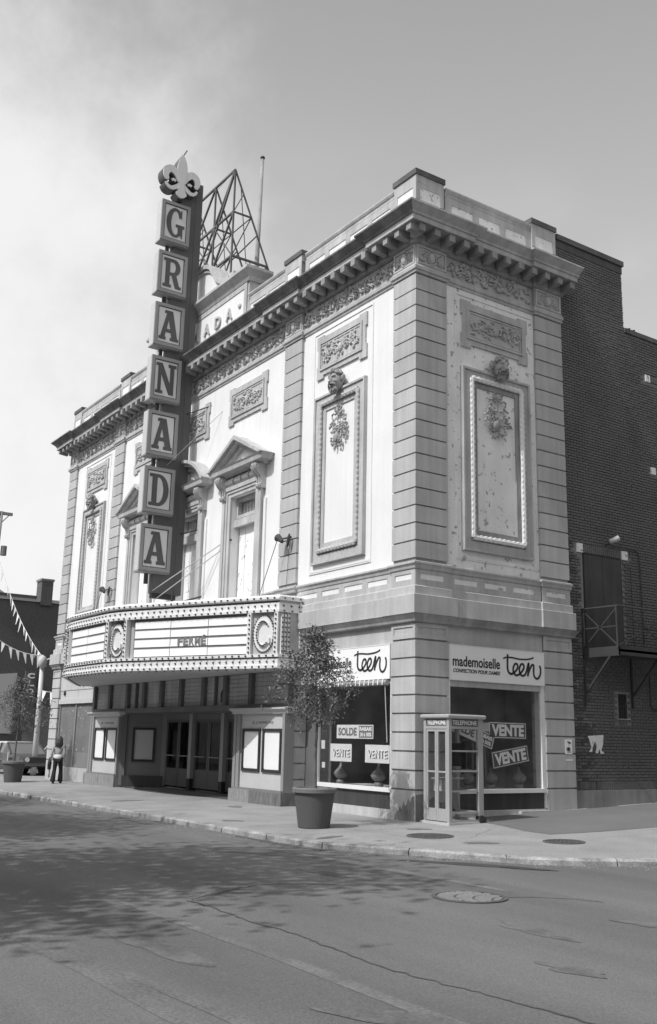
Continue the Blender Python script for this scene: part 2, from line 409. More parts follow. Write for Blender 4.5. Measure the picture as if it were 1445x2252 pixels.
# ------------------------------------------------------------------ sheets of ground
def strip_sheet(name, A, B, zf, m, n=8, kind='structure', sub=6):
    """sheet between two plan polylines with the same number of points"""
    def dens(P):
        out = []
        for i in range(len(P)-1):
            for k in range(sub): out.append((P[i][0]+(P[i+1][0]-P[i][0])*k/sub, P[i][1]+(P[i+1][1]-P[i][1])*k/sub))
        out.append(P[-1]); return out
    A, B = dens(A), dens(B); mb = MB(); k = len(A)
    for i in range(k):
        for j in range(n+1):
            t = j/n; x = A[i][0]+(B[i][0]-A[i][0])*t; y = A[i][1]+(B[i][1]-A[i][1])*t; mb.v.append((x, y, zf(x, y)))
    for i in range(k-1):
        for j in range(n): mb.f.append((i*(n+1)+j, (i+1)*(n+1)+j, (i+1)*(n+1)+j+1, i*(n+1)+j+1))
    return obj(name, mb, m, kind=kind)
KP = [(-80, -4.0), (-40, -4.0), (-20, -3.97), (-10, -3.95), (-5, -3.93), (-2.7, -3.92), (-.6, -3.9), (1.2, -3.88), (2.15, -3.76), (3.1, -3.36), (3.95, -2.93), (4.8, -2.56), (5.47, -2.25), (6.1, -1.62), (6.68, -.83), (7.1, .2), (7.4, 1.6), (7.6, 4), (7.6, 10), (7.6, 30), (7.6, 70)]
def off(P, d):
    out = []
    for i in range(len(P)):
        a, b = Vector(P[max(0, i-1)]), Vector(P[min(len(P)-1, i+1)]); t = (b-a).normalized(); out.append((P[i][0]-t.y*d, P[i][1]+t.x*d))
    return out
KI = off(KP, .17)
IN = [(-80, .9), (-40, .9), (-20, .9), (-10, .9), (-5, .9), (-3, .9), (-1.4, .9), (-1.0, .8), (-.8, .7), (-.7, .6), (-.6, .5), (-.6, .6), (-.6, .7), (-.6, .9), (-.6, 1.1), (-.6, 1.5), (-.6, 2.2), (-.6, 4.3), (-.6, 10), (-.6, 30), (-.6, 70)]
strip_sheet('pavement', KI, IN, gz, 'pavement', n=10)
# kerb stones along the edge, one by one where they can be told apart
def seglen(P): return [hypot(P[i+1][0]-P[i][0], P[i+1][1]-P[i][1]) for i in range(len(P)-1)]
def along(P, s):
    for i, l in enumerate(seglen(P)):
        if s <= l: t = s/l; return (P[i][0]+(P[i+1][0]-P[i][0])*t, P[i][1]+(P[i+1][1]-P[i][1])*t, i)
        s -= l
    return (*P[-1], len(P)-2)
kerb = thing('kerb', 'worn granite kerb bending round the street corner', 'kerb'); del kerb['category']; del kerb['label']; kerb['kind'] = 'structure'
tot = sum(seglen(KP)); s = 0.
while s < tot-.5:
    x, y, i = along(KP, s)
    L = 1.65 if -22 < x and y < 12 else 8.
    e = min(s+L-.018, tot); mb = MB(); sec = []
    for k in range(5):
        px, py, _ = along(KP, s+(e-s)*k/4); qx, qy, _ = along(KI, (s+(e-s)*k/4)*sum(seglen(KI))/tot)
        d = Vector((qx-px, qy-py)).normalized()*.17; z1 = gz(px+d.x, py+d.y)+.004; jit = rnd.uniform(-.016, .016)
        sec.append([(px-.0*d.x+jit, py+jit, z1-.5), (px+jit, py+jit, z1-.03), (px+d.x*.18, py+d.y*.18, z1), (px+d.x, py+d.y, z1+.002), (px+d.x, py+d.y, z1-.5)])
    for q in sec: mb.v += q
    for k in range(4):
        for j in range(5): mb.f.append((k*5+j, k*5+(j+1) % 5, k*5+5+(j+1) % 5, k*5+5+j))
    mb.f += [(4, 3, 2, 1, 0), (20, 21, 22, 23, 24)]
    obj('kerb_stone', mb, 'kerb', kerb); s += L
# pavement joints: real grooves are too fine here, thin dark strips of bitumen joint filler lie in them
# road, finely gridded near the camera, out to the horizon
def grid_sheet(name, xs, ys, zf, m):
    mb = MB()
    for x in xs:
        for y in ys: mb.v.append((x, y, zf(x, y)))
    n = len(ys)
    for i in range(len(xs)-1):
        for j in range(n-1): mb.f.append((i*n+j, (i+1)*n+j, (i+1)*n+j+1, i*n+j+1))
    return obj(name, mb, m, kind='structure')
grid_sheet('road', [-900, -300, -100, -60, -40, -20, -10, -5, -2, 0, 2, 4, 6, 8, 10, 12, 16, 20, 40, 100, 300, 900], [-900, -300, -100, -40, -20, -14, -10, -7, -5, -3.9, -3, -2, -1, -.4, 0, 1, 2, 4, 8, 12, 20, 40, 100, 300, 900], zr, 'road')
strip_sheet('lot', [(-80, .85), (-40, .85), (-23.16, .85)], [(-80, 60), (-40, 60), (-23.16, 60)], lambda x, y: gz(x, 0)-.012, 'lot', n=3, sub=3)
def flat_poly(name, pts, zf, m, dz):
    mb = MB(); mb.v = [(x, y, zf(x, y)+dz) for x, y in pts]; mb.f = [tuple(range(len(pts)))]; return obj(name, mb, m, kind='structure')
def patch_sheet():
    A = [(1.0, 1.02), (1.75, .9), (2.6, .55), (3.3, .5), (3.55, 1.6), (3.7, 3.2), (3.75, 6.), (3.75, 20)]
    B = [(.12, 1.05), (.12, 1.3), (.12, 1.6), (.12, 2.), (.12, 2.6), (.12, 3.6), (.12, 6.), (.12, 20)]
    strip_sheet('asphalt_patch', A, B, lambda x, y: gz(x, y)+.005, 'patch', n=4, sub=3)
patch_sheet()
def seam(name, pts, w, zf, dz, m):
    P = spline([(x, y) for x, y in pts], 8); mb = MB(); k = len(P)
    for i, (x, y) in enumerate(P):
        a, b = Vector(P[max(0, i-1)]), Vector(P[min(k-1, i+1)]); t = (b-a).normalized()
        ww = w*(.5+.6*rnd.random()); jx, jy = rnd.uniform(-.025, .025), rnd.uniform(-.025, .025)
        for sg in (-1, 1): xx, yy = x+jx-t.y*ww*sg, y+jy+t.x*ww*sg; mb.v.append((xx, yy, zf(xx, yy)+dz))
    for i in range(k-1): mb.f.append((2*i, 2*i+1, 2*i+3, 2*i+2))
    return obj(name, mb, m, kind='structure')
seam('road_crack', [(6.0, -8.23), (6.6, -8.2), (7.57, -8.25), (8.2, -8.2), (8.71, -8.25), (9.62, -8.32), (10.37, -8.27), (10.89, -8.19), (11.42, -8.13), (12.2, -8.1)], .016, zr, .005, 'seam')
seam('road_crack', [(6.0, -8.2), (5.71, -7.67), (5.34, -6.96), (5.47, -6.4), (6.1, -5.3)], .012, zr, .005, 'seam')
seam('road_crack', [(7.45, -4.7), (7.9, -4.1), (8.3, -3.9)], .012, zr, .005, 'seam')
seam('gutter_crack', [(-.4, -4.02), (.8, -4.05), (1.7, -4.03), (2.3, -3.9)], .03, zr, .006, 'seam')
def blob(name, c, rx, ry, rot, zf, dz, m, n=36, rough=.28, seed=1):
    r = random.Random(seed); ph = [r.uniform(0, 6.28) for _ in range(5)]; pts = []
    for i in range(n):
        a = 2*pi*i/n; q = 1+rough*sum(sin((k+2)*a+ph[k])/(k+1.5) for k in range(5)); x, y = rx*q*cos(a), ry*q*sin(a)
        pts.append((c[0]+x*cos(rot)-y*sin(rot), c[1]+x*sin(rot)+y*cos(rot)))
    return flat_poly(name, pts, zf, m, dz)
seam('pavement_crack', [(-1.2, -3.7), (-.9, -2.6), (-1.3, -1.5), (-1.1, -.3)], .006, gz, .005, 'joint'); seam('pavement_crack', [(3.1, -3.1), (2.7, -2.3), (2.9, -1.2), (2.4, -.4), (1.9, .4)], .006, gz, .005, 'joint')
for k, x in enumerate((-13.5, -11.7, -9.9, -8.1, -6.3, -4.5, -2.7, -.9, .9)): seam('pavement_joint', [(x, -3.72), (x, -2), (x, -.3)], .006, gz, .0045, 'joint')
seam('pavement_joint', [(-14, -2.0), (-8, -2.0), (-2, -2.0), (1.8, -2.0), (3.0, -1.8)], .006, gz, .0045, 'joint')
for k, (bx_, by_, sx_, sy_) in enumerate(((-5.5, -1.2, .3, .18), (-2.2, -3.1, .25, .12), (1.2, -.9, .22, .14), (3.6, -1.5, .3, .16), (-9.0, -2.6, .4, .2), (1.5, -3.2, .35, .1))): blob('pavement_stain', (bx_, by_), sx_, sy_, .4*k, gz, .004+.0004*k, 'patch', seed=30+k)
for k, (bx_, by_, sx_, sy_) in enumerate(((9.2, -6.0, .5, .16), (8.2, -9.6, .7, .2), (5.0, -5.4, .8, .14), (10.6, -7.0, .35, .12), (2.0, -5.2, .9, .16), (9.6, -4.6, .4, .15), (11.0, -9.2, .5, .16))): blob('oil_stain', (bx_, by_), sx_, sy_, .08*k, zr, .003+.0003*k, 'oil', seed=50+k, rough=.35)
for k, (bx_, by_, sx_, sy_) in enumerate(((8.0, -10.4, 3.2, .16), (9.5, -8.9, 3.0, .10), (4.0, -4.45, 3.0, .13), (9.5, -10.2, 2.4, .08))): blob('worn_streak', (bx_, by_), sx_, sy_, .03*k-.03, zr, .0025+.0003*k, 'worn', seed=70+k, rough=.4, n=60)
gr = MB(); rg_ = random.Random(44)
for k in range(1600):
    s_ = rg_.uniform(14, 84); kx, ky, ki = along(KP, 46+s_*.72); o_ = abs(rg_.gauss(0, .22))+.02; a_, b_ = Vector(KP[ki]), Vector(KP[ki+1]); t_ = (b_-a_).normalized(); gx, gy = kx+t_.y*o_, ky-t_.x*o_; q_ = rg_.uniform(.006, .018); z_ = zr(gx, gy); o = len(gr.v)
    gr.v += [(gx-q_, gy, z_), (gx+q_*.6, gy-q_, z_), (gx+q_*.5, gy+q_, z_), (gx, gy, z_+q_*1.1)]; gr.f += [(o, o+1, o+3), (o+1, o+2, o+3), (o+2, o, o+3)]
obj('gutter_grit', gr, 'grit', kind='stuff')
blob('damp_patch', (5.05, -2.96), .98, .17, .5, zr, .004, 'damp', seed=3)
blob('damp_patch', (5.75, -2.66), .35, .07, .55, zr, .009, 'damp', seed=9)

# ------------------------------------------------------------------ THE THEATRE
TH = thing('theatre', 'pale neoclassical theatre with quoined piers on the street corner, closed and weathered', 'theatre', (-11.57, 9, 0))
XL = -23.14
# ---- body, roof, floors (nothing sees inside above the ground floor)
box('roof', 'roof', TH, XL+.2, -.35, .55, 7.55, 13.62, 13.80); box('roof', 'roof', TH, XL+.3, -.42, 7.6, 25.7, 12.7, 12.9)
box('inner_wall', 'interior', TH, XL+.2, -.4, 5.2, 5.4, 0, 13.6)
box('left_wall', 'mortar', TH, XL+.02, XL+.3, .3, 26, -.4, 13.7)
box('back_wall', 'mortar', TH, XL+.3, -.4, 25.7, 26, -.4, 12.9)
box('upper_floor', 'interior', TH, XL+.3, -.4, .62, 5.2, 3.40, 3.75)
# ---- upper front wall, white, with three tall window openings
WX = [-15.17, -11.57, -7.97]; HW = .74
mb = MB(FR); edges = [XL+.05] + [v for x in WX for v in (x-HW, x+HW)] + [-.05]
for i in range(0, len(edges), 2): mb.box(edges[i], edges[i+1], -.55, -.08, 5.36, 12.5)
for x in WX: mb.box(x-HW, x+HW, -.55, -.08, 8.62, 12.5)
obj('front_wall', mb, 'white', TH)
box('side_bay_wall', 'peel', TH, .3, 4.95, -.40, -.08, 5.36, 12.5, SD)
# thin joints of the white facing blocks on the side bay: recessed frame lines
# ---- lower front wall strips above the shop sign and under the marquee
box('shop_lintel', 'concrete', TH, -4.94, -.8, -.5, -.06, 3.76, 4.20, FR)
box('shop_lintel', 'concrete', TH, XL+.6, -18.2, -.5, -.06, 3.30, 4.20, FR)
box('shop_lintel', 'concrete', TH, .9, 3.97, -.5, -.06, 3.77, 4.20, SD)
box('band_wall', 'concrete', TH, XL+.02, -.11, -.5, -.10, 4.20, 5.36, FR)
box('band_wall', 'concrete', TH, .51, 4.90, -.45, -.10, 4.20, 5.36, SD)
# ---- piers of rusticated blocks
PIT = (12.43-5.58)/17; PLO = (3.786-.62)/8
def joint_col(poly_in, z0, z1): return obj('pier_core', MB().plan(poly_in, z0, z1), 'dirty_shaded_trim', TH)
def pier(poly, core, lower=True, upper=True, base_m='concrete', lower_m='stone', nlow=8):
    joint_col(core, 0 if lower else 5.5, 12.45)
    if upper:
        b = obj('quoin_block', MB().plan(poly, 5.58+.035, 5.58+PIT), 'stone', TH)
        for k in range(1, 17): rep(b, dz=PIT*k)
    if lower:
        b = obj('quoin_block', MB().plan(poly, .62+.037, .62+PLO), lower_m, TH)
        for k in range(1, nlow): rep(b, dz=PLO*k)
        obj('pier_base', MB().plan([(x, y) for x, y in poly], -.3, .62), base_m, TH)
def inset(poly, d=.035):
    """shrink a plan outline a little on the two street sides"""
    return [(x if abs(x) > 1e-6 else -d, y if abs(y) > 1e-6 else d) for x, y in poly]
Lc = [(-.85, 0), (0, 0), (0, .96), (-.3, .96), (-.3, .3), (-.85, .3)]
cornerL = pier(Lc, [(-.82, .035), (-.035, .035), (-.035, .93), (-.28, .93), (-.28, .28), (-.82, .28)], lower_m='concrete')
def rect(x0, x1, y0, y1): return [(x0, y0), (x1, y0), (x1, y1), (x0, y1)]
pier(rect(-5.83, -4.94, 0, .45), rect(-5.80, -4.97, .035, .4), lower_m='concrete')
pier(rect(-18.20, -17.31, 0, .45), rect(-18.17, -17.34, .035, .4), lower=False)
pier(rect(XL, -22.29, 0, .45), rect(XL+.035, -22.32, .035, .4), lower_m='concrete')
pier(rect(-.45, 0, 3.96, 4.93), rect(-.4, -.035, 3.99, 4.90), lower_m='concrete')
# dark damp stain with an outline of its own at the foot of the corner pier
mb = MB(FR); mb.prism([(-.02, -.1), (-.02, .52), (-.1, .5), (-.16, .38), (-.22, .47), (-.28, .33), (-.34, .30), (-.38, .4), (-.45, .22), (-.5, .3), (-.55, .17), (-.62, .2), (-.68, .05), (-.74, -.1)], .0, .004)
obj('foot_stain', mb, 'stain', TH)
mb = MB(SD); mb.prism([(.02, -.1), (.02, .54), (.2, .56), (.4, .44), (.5, .5), (.7, .38), (.95, .42), (.95, -.1)], .0, .004)
obj('foot_stain', mb, 'stain', TH)
# ---- mouldings that run round the building: plan path with a step out at every pier
def steps(e_bay, pad=0., ye=.02):
    """plan path from the left end to the far end of the side bay; piers at the wall line, bays e_bay behind"""
    p = [(XL-pad, .3), (XL-pad, -pad), (-22.29+pad, -pad), (-22.29+pad, e_bay), (-18.20-pad, e_bay), (-18.20-pad, -pad), (-17.31+pad, -pad), (-17.31+pad, e_bay), (-5.83-pad, e_bay), (-5.83-pad, -pad), (-4.94+pad, -pad), (-4.94+pad, e_bay), (-.85-pad, e_bay), (-.85-pad, -pad), (pad, -pad), (pad, .96+pad), (-e_bay, .96+pad), (-e_bay, 3.96-pad), (pad, 3.96-pad), (pad, 4.93+pad+ye)]
    return p
def run(name, prof, e_bay, m, pad=0., ye=.02): return obj(name, MB().sweep(steps(e_bay, pad, ye), prof), m, TH)
B_ = -.35
# architrave moulding under the frieze
run('architrave', [(B_, 12.46), (.0, 12.46), (.03, 12.47), (.035, 12.52), (.07, 12.54), (.075, 12.62), (.03, 12.66), (.02, 12.70), (B_, 12.70)], .08, 'trim')
# frieze wall
run('frieze', [(B_, 12.70), (.0, 12.70), (.0, 13.22), (B_, 13.22)], .085, 'trim')
# bed mould, soffit slab with cyma: the main cornice
run('bed_mould', [(B_, 13.20), (.02, 13.20), (.08, 13.23), (.10, 13.28), (.10, 13.47), (B_, 13.47)], .07, 'dirty_shaded_trim')  # shade below the cornice is painted in by this darker tone
run('cornice', [(B_, 13.49), (.50, 13.49), (.50, 13.61), (B_, 13.61)], .08, 'trim', ye=.13)
CROWN = [(B_, 13.612), (.49, 13.612), (.53, 13.62), (.55, 13.67), (.62, 13.73), (.69, 13.79), (.71, 13.80), (.71, 13.845), (B_, 13.87)]
SP = steps(.08, ye=.16)
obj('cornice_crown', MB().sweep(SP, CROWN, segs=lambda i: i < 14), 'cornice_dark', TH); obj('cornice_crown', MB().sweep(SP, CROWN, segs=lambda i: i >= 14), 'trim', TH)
obj('cornice_soffit', MB().sweep(steps(.08, ye=.13), [(.09, 13.476), (.495, 13.476), (.495, 13.488), (.09, 13.488)]), 'dirty_shaded_trim', TH)  # underside coloured darker to paint in its shade
if False: run('x', [(B_, 13.612), (.49, 13.612), (.53, 13.62), (.55, 13.67), (.62, 13.73), (.69, 13.79), (.71, 13.80), (.71, 13.845), (B_, 13.87)], .08, 'cornice_dark')
# ledge, band and lower moulding between the storeys
run('ledge', [(B_, 5.35), (.0, 5.35), (.03, 5.37), (.05, 5.44), (.085, 5.47), (.085, 5.51), (.0, 5.54), (B_, 5.54)], .06, 'trim')
run('belt_band', [(B_, 4.36), (.15, 4.36), (.15, 4.765), (.135, 4.775), (.06, 4.78), (.06, 4.965), (.03, 4.985), (.0, 4.99), (B_, 4.99)], .05, 'concrete')
obj('belt_moulding', MB().sweep([(-4.40, .3), (-4.40, 0), (0, 0), (0, 4.93), (-.2, 4.93)], [(B_, 4.17), (.03, 4.17), (.06, 4.19), (.07, 4.24), (.13, 4.33), (.15, 4.355), (B_, 4.355)]), 'dirty_shaded_trim', TH)
obj('belt_moulding', MB().sweep([(XL, .3), (XL, 0), (-22.2, 0)], [(B_, 4.17), (.03, 4.17), (.06, 4.19), (.07, 4.24), (.13, 4.33), (.15, 4.355), (B_, 4.355)]), 'dirty_shaded_trim', TH)
# panel friezes: white slots between grey frames, under the ledge and on the parapet
def slots(T, u0, u1, n, z0, z1, zt, zb, d, gap, name='slot_frame'):
    """grey frame with n sunk white panels"""
    w = (u1-u0-gap*(n+1))/n; mb = MB(T)
    mb.box(u0, u1, d, d+.035, z1, zt); mb.box(u0, u1, d, d+.035, zb, z0)
    for k in range(n+1): mb.box(u0+k*(w+gap), u0+k*(w+gap)+gap, d, d+.035, z0, z1)
    obj(name, mb, 'trim', TH)
    pw = obj('slot_panel', MB(T).box(u0+gap, u0+gap+w, d-.03, d+.018, z0, z1), 'white' if T is FR else 'peel', TH)
    for k in range(1, n):
        dd = k*(w+gap); rep(pw, dx=dd if T is FR else 0, dy=0 if T is FR else dd)
for T, a, b, n, d in ((FR, -.85, 0, 1, -.03), (FR, -4.94, -.85, 4, -.08), (SD, 0.004, .96, 1, -.03), (SD, .96, 3.96, 3, -.08), (SD, 3.96, 4.93, 1, -.03), (FR, -22.29, -18.2, 4, -.08), (FR, XL, -22.29, 1, -.03)):
    slots(T, a+.004, b-.004, n, 5.13, 5.26, 5.345, 4.99, d, .13 if n == 1 else .22)
# pier panels over the ground floor, sunk fields
def pier_panel(T, u0, u1, d=-.035):
    mb = MB(T); mb.ring(u0+.002, u1-.002, 3.83, 4.165, .085, d, d+.035); mb.box(u0+.087, u1-.087, d-.1, d+.012, 3.915, 4.08); obj('pier_panel', mb, 'concrete', TH)
pier_panel(FR, -.85, -.002); pier_panel(SD, .035, .96); pier_panel(SD, 3.96, 4.93); pier_panel(FR, XL, -22.29)
# ---- modillions under the cornice, one by one
def modillion(T):
    mb = MB(T); mb.prism([(-.085, 13.30), (.085, 13.30), (.085, 13.48), (-.085, 13.48)], .36, .45)
    mb.add([(-.075, .08, 13.26), (.075, .08, 13.26), (.085, .36, 13.30), (-.085, .36, 13.30), (-.075, .08, 13.48), (.075, .08, 13.48), (.085, .36, 13.48), (-.085, .36, 13.48)], [(0, 1, 2, 3), (0, 4, 5, 1), (3, 2, 6, 7), (1, 5, 6, 2), (0, 3, 7, 4)])
    return mb
m0 = obj('modillion', modillion(FR), 'dirty_shaded_trim', TH); m0.location.x += .27  # brackets toned darker, shade between them put into the colour
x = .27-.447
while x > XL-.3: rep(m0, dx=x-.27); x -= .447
m1 = obj('modillion', modillion(SD), 'dirty_shaded_trim', TH); m1.location.y += -.16
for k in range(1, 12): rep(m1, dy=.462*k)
# ---- carved friezes
def leaf(mb, u, z, r, d, a, T):
    mb.ell((u, d, z), (r, .05, r*.38), 6, 4, a, T)
def scrolls(T, u0, u1, z0, z1, d, seed, step=.52):
    """running acanthus scroll: spiral stems with leaves"""
    r = random.Random(seed); mb = MB(T); u = u0+.2; k = 0; zc = (z0+z1)/2; h = (z1-z0)/2
    while u < u1-.15:
        sg = 1 if k % 2 else -1; pts = []
        for i in range(15):
            a = i*.52*sg + (0 if sg > 0 else pi); q = h*(.80-.05*i); pts.append((u+q*cos(a)*1.05, d+.025, zc+q*sin(a)))
        mb.tube(pts, .028, 4, .02)
        mb.ell((u, d+.03, zc), (.05, .04, .05), 6, 4)
        for i in range(9):
            a = r.uniform(0, 2*pi); q = h*r.uniform(.45, .95); leaf(mb, u+q*cos(a), zc+q*sin(a), r.uniform(.05, .10), d+.03, r.uniform(0, pi), T)
        u += step; k += 1
    for i in range(int((u1-u0)*24)):
        leaf(mb, r.uniform(u0+.06, u1-.06), r.uniform(z0+.05, z1-.05), r.uniform(.035, .085), d+.03, r.uniform(0, pi), T)
    return mb
bays = [(FR, -22.29, -18.20), (FR, -17.31, -5.83), (FR, -4.94, -.85), (SD, .96, 3.96)]
for i, (T, a, b) in enumerate(bays): obj('frieze_carving', scrolls(T, a+.04, b-.04, 12.72, 13.19, -.085, 20+i), 'relief', TH, kind='stuff')
def cartouche(T, u0, u1, seed):
    r = random.Random(seed); mb = MB(T); c = (u0+u1)/2
    mb.ring(u0+.03, u1-.03, 12.71, 13.19, .045, 0, .03)
    mb.ell((c, .02, 12.95), (.10, .06, .14), 10, 6)
    for i in range(26):
        a = 2*pi*i/26; mb.ell((c+.135*cos(a), .015, 12.95+.175*sin(a)), (.024, .035, .024), 5, 4)
    for sg in (-1, 1):
        mb.tube([(c+sg*(.16+.05*cos(t*.6)+.018*t), .02, 12.92+.12*sin(t*.6)) for t in range(11)], .022, 4)
        for i in range(7): leaf(mb, c+sg*r.uniform(.15, .30), 12.95+r.uniform(-.15, .13), r.uniform(.03, .06), .015, r.uniform(0, pi), T)
    mb.tube([(c-.09, .02, 12.76), (c, .03, 12.74), (c+.09, .02, 12.76)], .02, 4)
    obj('cartouche', mb, 'relief', TH)
for i, (T, a, b) in enumerate(((FR, -.85, 0), (SD, 0, .96), (SD, 3.96, 4.93), (FR, -5.83, -4.94), (FR, -18.2, -17.31), (FR, XL, -22.29))): cartouche(T, a, b, 60+i)
# ---- parapet
run('parapet_wall', [(B_, 13.86), (.0, 13.86), (.0, 14.40), (B_, 14.40)], .06, 'trim')
def parapet_bay(T, u0, u1, n):
    d = -.09
    mb = MB(T); mb.box(u0, u1, -.36, d+.02, 14.0, 14.78); obj('parapet_core', mb, 'trim', TH)
    slots(T, u0, u1, n, 14.08, 14.63, 14.80, 13.95, d+.02, .20, 'parapet_frame')
    prof = [(-.30, 14.80), (.02, 14.80), (.035, 14.84), (.035, 14.90), (.06, 14.93), (.085, 14.98), (.085, 15.02), (-.32, 15.03)]
    mb = MB(T); mb.add([(u, d+q, z) for u in (u0, u1) for q, z in prof], [tuple(range(8)), tuple(range(15, 7, -1))] + [(j, (j+1) % 8, 8+(j+1) % 8, 8+j) for j in range(8)])
    obj('parapet_coping', mb, 'trim', TH)
for T, a, b, n in ((FR, -4.94, -.85, 4), (SD, .96, 3.92, 3), (FR, -8.25, -5.83, 2), (FR, -17.31, -14.9, 2), (FR, -22.29, -18.2, 4)): parapet_bay(T, a, b, n)
def parapet_pier(T, u0, u1, d=.0, ua=None):
    mb = MB(T); mb.box(u0, u1-.04, -.34, d-.031, 13.86, 15.05); obj('parapet_pier', mb, 'trim', TH)
    mb = MB(T); mb.ring(u0+.001, u1-.001, 13.9, 14.86, .12, d-.03, d); obj('pier_frame', mb, 'trim', TH)
    obj('pier_field', MB(T).box(u0+.12, u1-.12, d-.05, d-.015, 14.02, 14.74), 'white' if T is FR else 'peel', TH)
    mb = MB(T); mb.box(u0-.002, u1+.002, -.35, d-.003, 14.862, 15.06); obj('pier_block', mb, 'trim', TH)
    mb = MB(T); mb.box(u0-.03, u1+.03, -.36, d+.03, 15.06, 15.20); obj('pier_cap', mb, 'coping', TH)
parapet_pier(FR, -.85, 0, 0.002); parapet_pier(FR, -5.98, -5.10); parapet_pier(FR, -18.04, -17.16); parapet_pier(FR, XL, -22.29); parapet_pier(SD, 3.93, 4.82)
mb = MB(SD); mb.box(.36, .885, -.34, -.03, 13.86, 15.05); obj('parapet_pier', mb, 'trim', TH)
obj('pier_frame', MB(SD).ring(.012, .884, 13.9, 14.86, .12, -.03, 0), 'trim', TH)
obj('pier_field', MB(SD).box(.124, .765, -.05, -.015, 14.02, 14.74), 'peel', TH)
obj('pier_block', MB(SD).box(.352, .886, -.35, -.003, 14.862, 15.06), 'trim', TH); obj('pier_block', MB(SD).box(.005, .348, -.35, -.003, 14.862, 15.06), 'trim', TH)
obj('pier_cap', MB(SD).box(.362, .915, -.36, .03, 15.06, 15.201), 'coping', TH)
# ---- attic block in the middle with the carved name
box('attic_core', 'trim', TH, -15.0, -8.12, -.7, -.02, 13.86, 15.62, FR)
mb = MB(FR)
mb.ring(-14.9, -8.2, 13.95, 15.42, .16, -.02, .03); obj('attic_frame', mb, 'trim', TH)
box('attic_field', 'white', TH, -14.74, -8.36, -.02, .005, 14.11, 15.26, FR)
obj('attic_cornice', MB().sweep([(-15.04, .7), (-15.04, -.02), (-8.08, -.02), (-8.08, .7)], [(-.3, 15.44), (.02, 15.44), (.05, 15.5), (.06, 15.56), (.14, 15.64), (.20, 15.70), (.24, 15.74), (.24, 15.83), (-.3, 15.86)]), 'trim', TH)
mb = MB(); 
for ch, cx in (('G', -14.05), ('R', -13.25), ('A', -12.45), ('N', -11.62), ('A', -10.80), ('D', -10.03), ('A', -9.28)):
    mb = MB(); fit_text(mb, ch, FR, cx-.19, cx+.19, 14.52, 14.92, .035, .06, bold=.015); obj('carved_letter', mb, 'trim', TH)
for cx in (-14.65+.05, -8.63): obj('carved_dot', MB(FR).ell((cx, .02, 14.78), (.09, .05, .09), 10, 6), 'trim', TH)
# raised centre with a scroll shoulder on either side
def shoulder(sg):
    pts = [(.0, 17.15), (.35, 17.12), (.75, 16.95), (1.05, 16.60), (1.35, 16.25), (1.75, 16.05), (2.15, 16.02)]
    return [(-11.57+sg*u, z) for u, z in spline(pts, 5)]
outline = shoulder(-1)[::-1] + shoulder(1)[1:]
mb = MB(FR); mb.prism(outline + [(-11.57+2.15, 15.85), (-11.57-2.15, 15.85)], -.5, -.06); obj('attic_crest', mb, 'white', TH)
mb = MB(FR); mb.ribbon([(u, z+.02) for u, z in outline], .14, -.55, .06); mb.ribbon([(u, z-.14) for u, z in outline], .07, -.3, .0); obj('crest_moulding', mb, 'trim', TH)
box('crest_post', 'trim', TH, -9.45, -9.15, -.5, .02, 15.86, 16.2, FR); box('crest_post', 'trim', TH, -13.99, -13.69, -.5, .02, 15.86, 16.2, FR)
# ---- ornament of the two blind end bays and of the side bay
def lion_mask(T, u, z):
    """bearded head with curled hair, half out of the wall"""
    r = random.Random(int(u*10)+3); mb = MB(T)
    mb.ell((u, .10, z), (.20, .20, .25), 12, 9)
    mb.ell((u, .27, z-.02), (.045, .07, .10), 8, 6); mb.ell((u, .31, z-.07), (.055, .05, .04), 8, 5)
    for sg in (-1, 1):
        mb.ell((u+sg*.08, .25, z+.07), (.075, .06, .028), 8, 5, sg*.25)
        mb.ell((u+sg*.08, .24, z+.03), (.035, .04, .02), 8, 5)
        mb.ell((u+sg*.11, .20, z-.05), (.07, .08, .06), 8, 5)
        mb.ell((u+sg*.24, .06, z+.03), (.05, .07, .10), 8, 5, sg*-.3)
        mb.tube([(u+sg*.02, .30, z-.115), (u+sg*.10, .28, z-.12), (u+sg*.17, .22, z-.19)], .035, 5, .015)
    mb.ell((u, .22, z-.17), (.06, .06, .02), 8, 5)
    for i in range(26):
        a = r.uniform(-2.9, -.24); q = r.uniform(.08, .2); mb.ell((u+q*cos(a)*.9, .16+r.uniform(-.03, .06), z-.12+q*sin(a)*1.1), (.035, .05, .07), 6, 4, r.uniform(-.5, .5))
    for i in range(30):
        a = r.uniform(.15, pi-.15); mb.ell((u+.20*cos(a)*r.uniform(.7, 1.1), .10+r.uniform(-.04, .12), z+.10+.19*sin(a)*r.uniform(.7, 1.05)), (.05, .06, .05), 6, 4)
    return obj('mask', mb, 'dirty_shaded_trim', TH, smooth=True)
